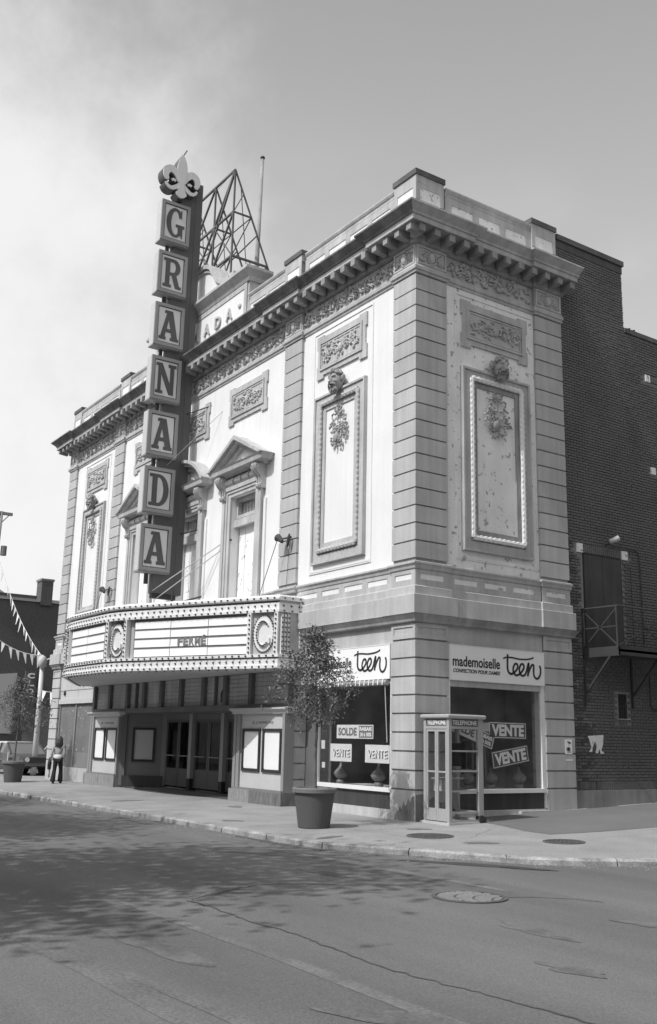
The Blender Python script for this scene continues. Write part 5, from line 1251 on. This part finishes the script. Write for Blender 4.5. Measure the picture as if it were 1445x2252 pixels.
# lit name bands
TBf = lambda u, d, z: (u, by0-d, z); TBs = lambda u, d, z: (bx1+d, u, z)
def band(T, u0, u1, k):
    s_ = obj('name_band', MB(T).box(u0, u1, -.04, -.012, bz1-.255, bz1-.105), 'paper_dark', TB)
    mb = MB(); fit_text(mb, 'TELEPHONE', T, u0+.035, u1-.035, bz1-.225, bz1-.135, -.009, .003, bold=.01); obj('lettering', mb, k, s_)
    obj('band_rail', MB(T).box(u0, u1, -.05, .0, bz1-.31, bz1-.256), 'alu', TB)
band(TBf, bx0+.075, bx1-.075, 'letter_white'); band(TBs, by0+.075, by1-.13, 'sill')
# folding door on the street side: two narrow glazed leaves
for a, b in ((bx0+.078, (bx0+bx1)/2-.003), ((bx0+bx1)/2+.003, bx1-.078)):
    dl = obj('door_leaf', MB(TBf).ring(a, b, bz0+.05, bz1-.315, .05, -.045, -.01), 'alu', TB)
    obj('door_pane', MB(TBf).box(a+.05, b-.05, -.03, -.025, bz0+.10, bz1-.36), 'booth_glass', dl)
    obj('door_rail', MB(TBf).box(a+.05, b-.05, -.043, -.013, bz0+1.0, bz0+1.035), 'alu', dl)
    obj('kick_panel', MB(TBf).box(a+.05, b-.05, -.042, -.014, bz0+.10, bz0+.29), 'alu', dl)
# glazed side with glazing bars
obj('side_pane', MB(TBs).box(by0+.07, by1-.12, -.035, -.03, bz0+.22, bz1-.3), 'booth_glass', TB)
for z in (bz0+.62, bz0+1.02, bz0+1.42): obj('glazing_bar', MB(TBs).box(by0+.075, by1-.13, -.05, -.012, z, z+.035), 'alu', TB)
obj('glazing_bar', MB(TBs).box(by0+.075, by1-.13, -.05, -.012, bz0+.20, bz0+.24), 'alu', TB); obj('floor_rail', MB(TBs).box(by0+.075, by1-.13, -.05, -.012, bz0+.03, bz0+.075), 'alu', TB)
# wall and far side: open frame, telephone on the wall side
for z in (bz0+.05, bz0+.62, bz0+1.42, bz1-.31): obj('glazing_bar', MB().box(bx0+.01, bx0+.045, by0+.075, by1-.075, z, z+.035), 'alu', TB)
obj('back_pane', MB().box(bx0+.02, bx0+.025, by0+.07, by1-.07, bz0+.1, bz1-.3), 'booth_glass', TB)
for z in (bz0+.05, bz0+.2, bz0+.62, bz0+1.02, bz1-.31): obj('glazing_bar', MB().box(bx0+.07, bx1-.07, by1-.045, by1-.01, z, z+.035), 'alu', TB)
obj('coin_telephone', MB().box(bx0+.05, bx0+.22, by1-.32, by1-.08, bz0+1.12, bz0+1.6), 'black', TB)
obj('handset', MB().tube(spline([(bx0+.25, by1-.30, bz0+1.50), (bx0+.28, by1-.30, bz0+1.4), (bx0+.25, by1-.30, bz0+1.28)], 4), .025, 6), 'black', TB)
obj('shelf', MB().box(bx0+.05, bx0+.33, by0+.1, by1-.1, bz0+.86, bz0+.89), 'alu', TB)
for k, (y, mm) in enumerate(((.28, 'poster_paper'), (.36, 'vest_light'), (.45, 'poster_paper'))): obj('directory', MB().box(bx0+.08, bx0+.30, y, y+.055, bz0+.62, bz0+.855), mm, TB)
obj('fold_panel', MB().prism([(by0+.55, bz0+.26), (by0+.70, bz0+.26), (by0+.60, bz0+.98), (by0+.48, bz0+.98)], bx0+.3, bx0+.32, lambda u, d, z: (d, u, z)), 'vest', TB)
obj('lamp_housing', MB().box(bx1-.12, bx1-.02, by1, by1+.20, bz1-.34, bz1-.16), 'alu', TB)
obj('post_foot', MB().prism([(by1-.14, gb-.01), (by1+.05, gb-.01), (by1+.04, gb+.10), (by1-.05, gb+.16), (by1-.13, gb+.15)], bx1-.1, bx1+.03, lambda u, d, z: (d, u, z)), 'iron', TB)

# ------------------------------------------------------------------ planters with young trees
def planter(x, y, s, label):
    z = gz(x, y)
    t = thing('planter', label, 'planter', (x, y, z), 'round planters on the pavement')
    obj('tub', MB().lathe([(.30*s, 0), (.31*s, .01), (.405*s, .70), (.34*s, .70), (.33*s, .60)], (x, y, z), 36), 'pot', t, smooth=False)
    obj('rim', MB().lathe([(.40*s, .66), (.44*s, .665), (.445*s, .735), (.43*s, .755), (.38*s, .755), (.36*s, .70), (.36*s, .66)], (x, y, z), 36), 'pot_rim', t)
    obj('soil', MB().lathe([(.365*s, .60), (.365*s, .66), (.2*s, .69), (.01, .70)], (x, y, z), 24), 'soil', t)
    return z
def leaves(mb, c, n, r, size, rr, droop=.4, flat=.5):
    for i in range(n):
        p = Vector((rr.gauss(0, 1), rr.gauss(0, 1), rr.gauss(0, 1)))*r*.55; p = Vector(c)+p
        a = Vector((rr.uniform(-1, 1), rr.uniform(-1, 1), rr.uniform(-1, 1)-droop)).normalized(); b = a.orthogonal().normalized(); b = (Matrix.Rotation(rr.uniform(0, 6.28), 3, a) @ b)
        L = size*rr.uniform(.7, 1.4); w = L*flat*.5
        q = [p, p+a*L*.5+b*w, p+a*L, p+a*L*.5-b*w]; o = len(mb.v); mb.v += [tuple(v) for v in q]; mb.f.append((o, o+1, o+2, o+3))
def young_tree(x, y, z0, ztop, zlow, rad, lean, seed, label, nleaf, skew):
    rr = random.Random(seed); t = thing('young_tree', label, 'tree', (x, y, z0), 'young trees in round planters')
    H = ztop-z0; pts = spline([(x, y, z0-.08), (x+lean*.25, y, z0+H*.2), (x+lean*.45+.03, y+.02, z0+H*.42), (x+lean*.8, y, z0+H*.7), (x+lean, y+.02, ztop-.15)], 5)
    obj('trunk', MB().tube(pts, .042, 7, .010), 'bark', t, smooth=True)
    br, lf = MB(), MB()
    n = 58
    for i in range(n):
        f = .02+.98*(i/n)**.9; h = zlow+(ztop-.2-zlow)*f; k = min(len(pts)-1, max(1, int((h-z0)/H*(len(pts)-1)))); p0 = Vector(pts[k]); p0.z = h
        a = i*2.4+rr.uniform(-.4, .4); prof = sin(pi*min(1., .16+.80*f))**.8*(1.0 if f < .55 else 1.0-.55*(f-.55)/.45)
        L = rad*prof*rr.uniform(.65, 1.15); d = Vector((cos(a), sin(a), 0)); L *= 1+skew*cos(a)
        mid = p0+d*L*.5+Vector((0, 0, .16*L+.05)); end = p0+d*L+Vector((0, 0, .05*L-.10*(1-f)+rr.uniform(-.08, .12)))
        q = spline([tuple(p0), tuple(mid), tuple(end)], 4); br.tube(q, .010, 4, .003, False)
        for s_ in range(7):
            u = .25+.75*s_/6; c = Vector(q[min(len(q)-1, int(u*(len(q)-1)))])+Vector((rr.uniform(-.07, .07), rr.uniform(-.07, .07), rr.uniform(-.07, .07)))
            leaves(lf, c, int(nleaf*rr.uniform(.2, 1.5)), .12, .075, rr, .3, .34)
    obj('branches', br, 'bark', t); obj('crown', lf, 'leaf', t)
PX, PY = -.12, -2.447
z = planter(PX, PY, 1., 'large round planter tub in front of the shop window at the corner')
young_tree(PX+.02, PY, z+.68, 3.95, 1.85, .88, -.10, 11, 'feathery young tree in the planter before the corner shop', 17, -.20)
PX2, PY2 = -20.79, -2.0
z = planter(PX2, PY2, .98, 'round planter tub far left on the pavement near the lamp pole')
young_tree(PX2, PY2, z+.67, 3.75, 1.65, 1.05, .1, 23, 'feathery young tree in the planter far left by the lamp pole', 15, .1)
sl = thing('planter_stake', 'short pale stake standing in the far left planter', 'stake', (PX2-.3, PY2-.1, z+.6)); obj('stake', MB().tube([(PX2-.3, PY2-.15, z+.6), (PX2-.3, PY2-.15, z+1.05)], .03, 6), 'pole', sl)

# ------------------------------------------------------------------ manhole covers
def disc(x, y, r, zf, dz, n=40): return [(x+r*cos(2*pi*k/n), y+r*sin(2*pi*k/n), zf(x+r*cos(2*pi*k/n), y+r*sin(2*pi*k/n))+dz) for k in range(n)]
def cover(x, y, r, zf, label, bars):
    t = thing('manhole_cover', label, 'manhole cover', (x, y, zf(x, y)), 'manhole covers')
    mb = MB(); a, b, c, d = disc(x, y, r, zf, .004), disc(x, y, r, zf, .014), disc(x, y, r-.05, zf, .014), disc(x, y, r-.05, zf, .006)
    mb.v = a+b+c+d; n = 40
    for q in range(3):
        for k in range(n): mb.f.append((q*n+k, q*n+(k+1) % n, (q+1)*n+(k+1) % n, (q+1)*n+k))
    obj('cover_rim', mb, 'manhole', t)
    mb = MB(); mb.v = disc(x, y, r-.048, zf, .006); mb.f = [tuple(range(40))]; obj('cover_plate', mb, 'manhole', t)
    mb = MB(); st = .062 if bars else .09
    k = -r
    while k < r:
        w = sqrt(max(0, (r-.07)**2-k*k))
        if w > .06:
            if bars:
                ca, sa = cos(.55), sin(.55)
                j = -w
                while j < w-.05:
                    pts = [(j, k), (min(w, j+.2), k), (min(w, j+.2), k+.034), (j, k+.034)]; o = len(mb.v)
                    for dz in (.006, .015): mb.v += [(x+px*ca-py*sa, y+px*sa+py*ca, zf(x, y)+dz+(zf(x+px*ca-py*sa, y+px*sa+py*ca)-zf(x, y))) for px, py in pts]
                    mb.f += [(o+4, o+5, o+6, o+7)]+[(o+i, o+(i+1) % 4, o+4+(i+1) % 4, o+4+i) for i in range(4)]; j += .23
            else:
                j = -w
                while j < w:
                    o = len(mb.v); 
                    for dz in (.006, .013): mb.v += [(x+j+px*.05, y+k+py*.05, zf(x+j, y+k)+dz) for px, py in ((0, 0), (1, 0), (1, 1), (0, 1))]
                    mb.f += [(o+4, o+5, o+6, o+7)]+[(o+i, o+(i+1) % 4, o+4+(i+1) % 4, o+4+i) for i in range(4)]; j += .09
        k += st
    obj('cover_bars', mb, 'manhole_worn' if bars else 'manhole', t, kind='stuff')
cover(7.29, -5.12, .455, zr, 'large ribbed manhole cover in the roadway', True)
cover(2.30, -1.53, .43, gz, 'round iron cover in the pavement left, before the telephone booth', False)
cover(4.25, -.17, .36, gz, 'round iron cover in the pavement right, near the corner kerb', False)

# ------------------------------------------------------------------ the person walking away along the pavement
def skin_body(name, joints, edges, m, parent, lvl=2, root=0):
    me = bpy.data.meshes.new(name); b = BASE[parent]; me.from_pydata([tuple(Vector(j[:3])) for j in joints], edges, []); me.update()
    o = bpy.data.objects.new(name, me); COL.objects.link(o); o.parent = parent
    sk = o.modifiers.new('skin', 'SKIN'); sk.use_smooth_shade = True
    lay = me.skin_vertices[0] if me.skin_vertices else me.attributes
    if not me.skin_vertices:
        bm = bmesh.new(); bm.from_mesh(me); bm.verts.layers.skin.verify(); bm.to_mesh(me); bm.free()
    for i, j in enumerate(joints):
        rr = j[3] if isinstance(j[3], tuple) else (j[3], j[3]); me.skin_vertices[0].data[i].radius = rr
        me.skin_vertices[0].data[i].use_root = (i == root)
    ss = o.modifiers.new('sub', 'SUBSURF'); ss.levels = lvl; ss.render_levels = lvl
    me.materials.append(M[m]); BASE[o] = b; return o
px, py = -18.95, -1.0; pz = gz(px, py)
PE = thing('person', 'woman with long dark hair, pale jacket, white sash and dark flared trousers carrying bags', 'person', (px, py, pz))
PE.rotation_euler = (0, 0, radians(145)); K = .95; PE.scale = (K, K, K)
# local axes: +X ahead, +Y to her left, metres; left leg back, right leg ahead
J = [(0, 0, .93, .11), (0, 0, 1.06, .095), (.01, 0, 1.22, .115), (.01, 0, 1.36, .10), (.02, 0, 1.43, .048), (.03, 0, 1.50, .05),      # 0-5 pelvis..neck
     (.04, 0, 1.60, .085), (.05, 0, 1.67, .06),                                                                                     # head 6,7
     (.0, .10, .88, .085), (-.02, .105, .50, .055), (-.14, .11, .09, .04), (-.02, .115, .04, .03),                                   # left leg 8-11
     (.0, -.10, .88, .085), (.12, -.10, .50, .055), (.11, -.10, .08, .04), (.25, -.10, .035, .03),                                  # right leg 12-15
     (.0, .17, 1.35, .052), (-.03, .24, 1.10, .038), (.06, .27, .89, .028), (.08, .275, .82, .03),                                   # left arm 16-19
     (.0, -.17, 1.35, .052), (-.02, -.23, 1.10, .038), (.10, -.23, .90, .028), (.13, -.23, .83, .03)]                                # right arm 20-23
E_ = [(0, 1), (1, 2), (2, 3), (3, 4), (4, 5), (5, 6), (6, 7), (0, 8), (8, 9), (9, 10), (10, 11), (0, 12), (12, 13), (13, 14), (14, 15), (3, 16), (16, 17), (17, 18), (18, 19), (3, 20), (20, 21), (21, 22), (22, 23)]
fing = []
for side, h in ((1, 19), (-1, 23)):                  # curled fingers and thumb
    hx, hy, hz, _ = J[h]
    for k, L in enumerate((.058, .066, .062, .048)):
        a = len(J); J += [(hx-.024+.016*k, hy, hz-.035, .0085), (hx-.024+.016*k, hy-.018*side, hz-.035-L*.55, .008), (hx-.024+.016*k, hy-.04*side, hz-.02-L*.5, .007)]; E_ += [(h, a), (a, a+1), (a+1, a+2)]
    a = len(J); J += [(hx-.04, hy-.012*side, hz-.015, .009), (hx-.05, hy-.03*side, hz-.04, .008)]; E_ += [(h, a), (a, a+1)]
body = skin_body('body', J, E_, 'skin', PE)
def locmb(name, mb, m, par): 
    me = bpy.data.meshes.new(name); me.from_pydata(mb.v, [], mb.f); me.update(); me.materials.append(M[m]); me.polygons.foreach_set('use_smooth', [True]*len(me.polygons))
    o = bpy.data.objects.new(name, me); COL.objects.link(o); o.parent = par; BASE[o] = BASE[par]; return o
mb = MB(); mb.ell((.125, 0, 1.595), (.018, .012, .022), 6, 5); mb.ell((.115, 0, 1.555), (.012, .022, .007), 6, 4)
for sg in (-1, 1): mb.ell((.11, sg*.03, 1.615), (.012, .014, .008), 6, 4); mb.ell((.04, sg*.082, 1.60), (.02, .012, .03), 6, 5)
locmb('face_features', mb, 'skin', body)
hair = MB()
hair.ell((.025, 0, 1.64), (.105, .10, .105), 12, 8)
rr = random.Random(8)
for k in range(42):
    a = radians(rr.uniform(75, 285)); r_ = .095; hair.tube(spline([(.02+r_*cos(a)*.8, r_*sin(a), 1.66), (.01+r_*1.15*cos(a), r_*1.15*sin(a), 1.55), (-.01+r_*1.25*cos(a)+rr.uniform(-.02, .02), r_*1.3*sin(a)+rr.uniform(-.02, .02), 1.43), (-.02+r_*1.1*cos(a)+rr.uniform(-.03, .03), r_*1.2*sin(a)+rr.uniform(-.03, .03), 1.33)], 3), .022, 5, .012)
locmb('hair', hair, 'hair', PE)
skin_body('jacket', [(0, 0, 1.03, .125), (0, 0, 1.16, .125), (.01, 0, 1.30, .135), (.01, 0, 1.40, .085), (0, .18, 1.36, .07), (-.03, .245, 1.10, .055), (.045, .265, .92, .045), (0, -.18, 1.36, .07), (-.02, -.235, 1.10, .055), (.085, -.232, .93, .045)], [(0, 1), (1, 2), (2, 3), (2, 4), (4, 5), (5, 6), (2, 7), (7, 8), (8, 9)], 'jacket', PE)
mb = MB(); mb.lathe([(.15, .90), (.165, .93), (.16, .99), (.14, 1.05), (.12, 1.06)], (0, 0, 0), 18); mb.v = [(x*.82, y*1.06, z) for x, y, z in mb.v]; locmb('sash', mb, 'sash', PE)
skin_body('trousers', [(0, 0, .93, .135), (0, .085, .86, .105), (-.02, .105, .50, .075), (-.13, .11, .13, .10), (-.135, .11, .06, .115), (0, -.085, .86, .105), (.12, -.10, .50, .075), (.12, -.10, .13, .10), (.125, -.10, .055, .115)], [(0, 1), (1, 2), (2, 3), (3, 4), (0, 5), (5, 6), (6, 7), (7, 8)], 'trousers', PE)
mb = MB()
for x, y in ((-.06, .11), (.20, -.10)): mb.ell((x, y, .035), (.13, .048, .035), 10, 6)
locmb('shoes', mb, 'black', PE)
# the bags hang from her left hand
Rz = Matrix.Rotation(radians(145), 3, 'Z')
def at_person(x, y, z): v = Rz @ Vector((x*K, y*K, z*K)); return (px+v.x, py+v.y, pz+v.z)
c = at_person(.08, .33, .70)
bag = thing('handbag', 'dark pointed handbag held in the left hand of the walking woman', 'bag', c)
TBg = lambda u, d, z: at_person(.07+u, .33+d, z)
obj('bag_body', MB(TBg).prism([(-.10, .52), (.10, .50), (.14, .74), (.07, .95), (-.02, .90), (-.13, .72)], -.035, .045), 'bag', bag); obj('bag_strap', MB(TBg).tube(spline([(-.07, .0, .78), (0, -.05, .86), (.08, .0, .78)], 5), .01, 5), 'bag', bag)
bag2 = thing('paper_bag', 'pale paper bag hanging below the dark handbag of the walking woman', 'bag', at_person(.0, .34, .45))
obj('bag_sheet', MB(TBg).prism([(-.12, .24), (.06, .20), (.08, .54), (-.05, .62)], -.02, .02), 'bag_light', bag2)

# ------------------------------------------------------------------ parked cars in the lot at the far left
def car(loc, yaw_, paint, label, roof_light):
    t = thing('parked_car', label, 'car', loc, 'cars parked in the lot at the far left'); t.rotation_euler = (0, 0, yaw_)
    # nose towards +X; body lofted from cross-sections (x, belt half width, sill z, belt z)
    S = [(-2.45, .70, .42, .74), (-2.38, .84, .34, .86), (-1.7, .90, .27, .92), (-.6, .92, .25, .93), (.6, .92, .25, .92), (1.5, .91, .27, .90), (2.2, .88, .32, .87), (2.42, .80, .40, .78)]
    mb = MB(); n = 0
    for x, w, a, b in S:
        ring = [(x, -w*.86, a), (x, -w, a+.10), (x, -w*1.01, (a+b)/2+.03), (x, -w*.95, b-.03), (x, -w*.82, b), (x, w*.82, b), (x, w*.95, b-.03), (x, w*1.01, (a+b)/2+.03), (x, w, a+.10), (x, w*.86, a)]; mb.v += ring; n = len(ring)
    for i in range(len(S)-1):
        for j in range(n): mb.f.append((i*n+j, i*n+(j+1) % n, (i+1)*n+(j+1) % n, (i+1)*n+j))
    mb.f += [tuple(range(n)), tuple(range((len(S)-1)*n, len(S)*n))[::-1]]
    def loc_obj(name, mb, m, par=t, sm=False):
        me = bpy.data.meshes.new(name); me.from_pydata(mb.v, [], mb.f); me.update(); bm = bmesh.new(); bm.from_mesh(me); bmesh.ops.recalc_face_normals(bm, faces=bm.faces); bm.to_mesh(me); bm.free(); me.materials.append(M[m])
        if sm: me.polygons.foreach_set('use_smooth', [True]*len(me.polygons))
        o = bpy.data.objects.new(name, me); COL.objects.link(o); o.parent = par; BASE[o] = BASE[t]; return o
    loc_obj('body', mb, paint, sm=False)
    g = MB(); G_ = [(-1.75, .78, .90), (-1.05, .68, 1.34), (.25, .68, 1.35), (1.0, .79, .90)]
    for x, w, zz in G_: g.v += [(x, -w, zz), (x, w, zz)]
    g.f = [(0, 2, 3, 1), (2, 4, 5, 3), (4, 6, 7, 5), (0, 6, 4, 2), (1, 3, 5, 7), (0, 1, 7, 6)]
    cab = loc_obj('cabin_glass', g, 'car_glass')
    rf = MB(); rf.box(-1.10, .30, -.70, .70, 1.335, 1.40); loc_obj('roof', rf, roof_light)
    pil = MB()
    for sg in (-1, 1):
        for p, q in (((-1.78, .79, .90), (-1.07, .70, 1.36)), ((-.4, .80, .90), (-.38, .70, 1.36)), ((.27, .70, 1.36), (1.02, .80, .90))): pil.bar((p[0], sg*p[1], p[2]), (q[0], sg*q[1], q[2]), .06, .05)
    loc_obj('window_pillar', pil, paint)
    for x in (-1.42, 1.45):
        for sg in (-1, 1):
            w = loc_obj('wheel', MB().tube([(x, sg*.72, .33), (x, sg*.91, .33)], .33, 20), 'tyre'); loc_obj('rim', MB().tube([(x, sg*.90, .33), (x, sg*.925, .33)], .20, 16), 'chrome', w)
            a = MB(); pts = [(x+.40*cos(q), sg*.935, .36+.40*sin(q)) for q in [pi*k/10 for k in range(11)]]; a.tube(pts, .025, 5); loc_obj('wheel_arch', a, paint); 
            a = MB(); a.tube([(x, sg*.70, .36), (x, sg*.927, .36)], .385, 20); loc_obj('wheel_well', a, 'black')
    for x in (-2.5, 2.47):
        loc_obj('bumper', MB().box(x-.05, x+.05, -.88, .88, .42, .54), 'chrome')
        for sg in (-1, 1): loc_obj('headlight' if x > 0 else 'tail_light', MB().tube([(x-.02*(1 if x > 0 else -1), sg*.62, .68), (x+.0, sg*.62, .68)], .10, 12), 'letter_white' if x > 0 else 'vest')
    loc_obj('side_trim', MB().box(-2.2, 2.2, -.945, -.925, .60, .64), 'chrome')
    return t
car((-28.3, .55, gz(-28, 0)-.01), radians(4), 'car_dark', 'dark car with pale roof parked at the far left behind the planter', 'sill')
car((-26.9, 2.55, gz(-27, 0)-.01), radians(4), 'car_light', 'pale car parked behind the lamp pole, half hidden by the theatre', 'car_light')

# ------------------------------------------------------------------ brick building far left
LB = thing('brick_building', 'dark brick building with a chimney beyond the parking lot at the far left', 'building', (-41, 8, -.2))
obj('wall', MB().box(-46, -36, -1.6, 30, -1, 8.55), 'far_brick', LB); obj('painted_wall', MB().box(-36, -35.97, 3.0, 30, -1, 2.95), 'far_painted', LB)
obj('roof_edge', MB().box(-46.1, -35.9, -1.7, 30, 8.55, 8.72), 'vest_light', LB); obj('roof_edge', MB().box(-37, -35.85, .4, 3.1, 8.72, 8.86), 'roof', LB)
ch = obj('chimney', MB().box(-36.7, -35.87, 3.32, 3.95, 8.4, 9.78), 'far_brick', LB); obj('chimney_cap', MB().box(-36.75, -35.85, 3.27, 4.0, 9.72, 9.84), 'far_painted', ch)
obj('roof_gable', MB().prism([(.2, 8.72), (2.1, 8.72), (1.1, 9.3)], -37.2, -36.8, lambda u, d, z: (d, u, z)), 'vest_light', LB)
pb = thing('wall_panel', 'pale painted panel low on the dark brick building behind the left tree', 'panel', (-35.9, 1.2, 3.6)); obj('panel_board', MB().prism([(-1.2, 1.6), (2.35, 1.6), (2.45, 4.72), (1.6, 4.62), (-1.2, 4.2)], -35.98, -35.93, lambda u, d, z: (d, u, z)), 'vest_light', pb)
vs = thing('vertical_sign', 'narrow dark upright sign with pale stacked letters on the far brick building', 'sign', (-35.8, 3.15, 3.5))
obj('sign_board', MB().box(-35.97, -35.80, 2.85, 3.45, 1.9, 4.85), 'spine', vs)
TV = lambda u, d, z: (-35.80+d, u, z)
for k, c_ in enumerate('CLOT'): mb = MB(); fit_text(mb, c_, TV, 2.96, 3.34, 4.46-k*.40, 4.74-k*.40, .01, .02, bold=.05); obj('letter', mb, 'letter_white', vs)

# ------------------------------------------------------------------ lamp pole, utility pole, strings of pennants
LPx, LPy = -26.05, .49; LPz = gz(LPx, 0)
LP = thing('lamp_pole', 'pale painted lamp pole with two lanterns and pennant strings at the far left', 'lamp post', (LPx, LPy, LPz))
obj('pole_shaft', MB().tube([(LPx, LPy, LPz-.2), (LPx, LPy, 2.6), (LPx, LPy-.02, 4.75)], .13, 10, .09), 'pole', LP, smooth=True)
for dy, s_ in ((-.05, 1.), (.55, .9)):
    obj('lantern', MB().lathe([(.05, -.45), (.16*s_, -.38), (.19*s_, -.15), (.15*s_, .0), (.05, .08)], (LPx+.1, LPy+dy, 4.85), 14), 'vest_light', LP, smooth=True)
    obj('lantern_arm', MB().tube([(LPx, LPy, 4.7), (LPx+.1, LPy+dy, 4.95)], .03, 5), 'pole', LP)
UP = thing('utility_pole', 'tall thin utility pole with crossarm at the left edge against the sky', 'pole', (-30, -.9, -.2))
obj('pole_shaft', MB().tube([(-30, -1.1, -.5), (-30, -.95, 6), (-30, -.82, 11.9)], .13, 8, .09), 'pole_grey', UP, smooth=True)
obj('crossarm', MB().box(-30.08, -29.92, -1.3, -.30, 11.75, 11.88), 'pole_grey', UP)
for sg in (-1, 1): obj('arm_brace', MB().bar((-30, -.83+sg*.4, 11.78), (-30, -.83, 11.3), .04, .04), 'pole_grey', UP)
obj('transformer', MB().tube([(-30, -.55, 9.8), (-30, -.55, 10.25)], .14, 10), 'vest', UP)
rp = random.Random(12)
def bunting(a, b, sag, n, label, flip=False):
    A, B = Vector(a), Vector(b); f = lambda t: A.lerp(B, t)-Vector((0, 0, sag*4*t*(1-t)))
    t_ = thing('pennant_string', label, 'bunting', tuple(A))
    obj('cord', MB().tube([tuple(f(k/24)) for k in range(25)], .014, 4), 'cord', t_)
    for k in range(n):
        u = (k+.5)/n; p, q = f(u-.12/n*2), f(u+.12/n*2); tip = (p+q)/2-Vector((rp.uniform(-.1, .1), rp.uniform(-.12, .12), rp.uniform(.38, .55)))
        mb = MB(); nrm = Vector((.012, .012, 0)); mb.v = [tuple(v+s_*nrm) for s_ in (0, 1) for v in (p, q, tip)]; mb.f = [(0, 1, 2), (5, 4, 3), (0, 3, 4, 1), (1, 4, 5, 2), (2, 5, 3, 0)]
        obj('pennant', mb, ['pennant_white', 'pennant_white', 'vest_light', 'pennant_white', 'box_side'][k % 5], t_)
top = (LPx, LPy, 4.85)
bunting((-30, -.85, 9.95), top, .55, 17, 'string of pale pennants running down steeply from the utility pole to the lamp pole')
bunting((-27.5, -2.6, 7.0), (LPx, LPy-.05, 4.95), .55, 11, 'string of pale pennants sagging in from the left edge to the lamp pole')
bunting((LPx, LPy, 3.45), (-24.0, 1.15, 3.28), .04, 4, 'short pennant string between the lamp pole and the theatre side')

# ------------------------------------------------------------------ street trees across the road, out of view; their shade falls on the road
def street_tree(x, y, H, R, seed, label, n=1500):
    r_ = random.Random(seed); z = zr(x, y); t = thing('street_tree', label, 'tree', (x, y, z), 'street trees across the road')
    obj('trunk', MB().tube(spline([(x, y, z-.2), (x+.1, y, z+H*.25), (x-.05, y+.1, z+H*.5), (x, y, z+H*.8)], 4), .2, 8, .06), 'bark', t, smooth=True)
    lf, br = MB(), MB()
    for i in range(70):
        while True:
            p = Vector((r_.uniform(-1, 1), r_.uniform(-1, 1), r_.uniform(-1, 1)))
            if .25 < p.length < 1: break
        c = Vector((x, y, z+H*.66))+Vector((p.x*R, p.y*R, p.z*H*.34)); br.tube([(x, y, min(c.z-.4, z+H*.7)), tuple(c)], .035, 4, .01, False)
        leaves(lf, c, int(n/7.5), R*.38, .19, r_, .2, .75)
    obj('branches', br, 'bark', t); obj('crown', lf, 'leaf_big', t)
street_tree(4.3, -16.7, 13.5, 3.5, 5, 'street tree across the road whose shade falls on the roadway')
street_tree(-3.6, -17.2, 13.5, 3.7, 6, 'second street tree across the road, farther from the corner')
street_tree(-11.8, -16.2, 13.0, 3.6, 7, 'third street tree across the road, farthest from the corner')

# ------------------------------------------------------------------ added plain buildings across both streets, unseen: block sky light, give panes reflections
ob = thing('brick_building', 'brick building added out of view across the side street to block sky light', 'building', (24, 18, 0))
obj('wall', MB().box(17.5, 32, -3, 60, -1, 11.5), 'far_brick', ob); obj('roof_edge', MB().box(17.2, 32.3, -3.3, 60.3, 11.5, 12.0), 'trim', ob)
w0 = obj('window', MB().box(17.42, 17.49, 1, 2.4, 4.6, 6.8), 'car_glass', ob)
for k in range(1, 12): rep(w0, dy=k*3.2)
for k in range(12): rep(w0, dy=k*3.2, dz=3.6)
ob = thing('brick_building', 'pale building row added out of view across the main street for pane reflections', 'building', (-20, -27, 0))
obj('wall', MB().box(-70, 12, -38, -24, -1, 10.5), 'row', ob); obj('roof_edge', MB().box(-70.3, 12.3, -38.3, -23.7, 10.5, 11.0), 'trim', ob)
w0 = obj('window', MB().box(-60, -58.6, -24.05, -23.95, 4.4, 6.6), 'car_glass', ob)
for k in range(1, 21): rep(w0, dx=k*3.4)
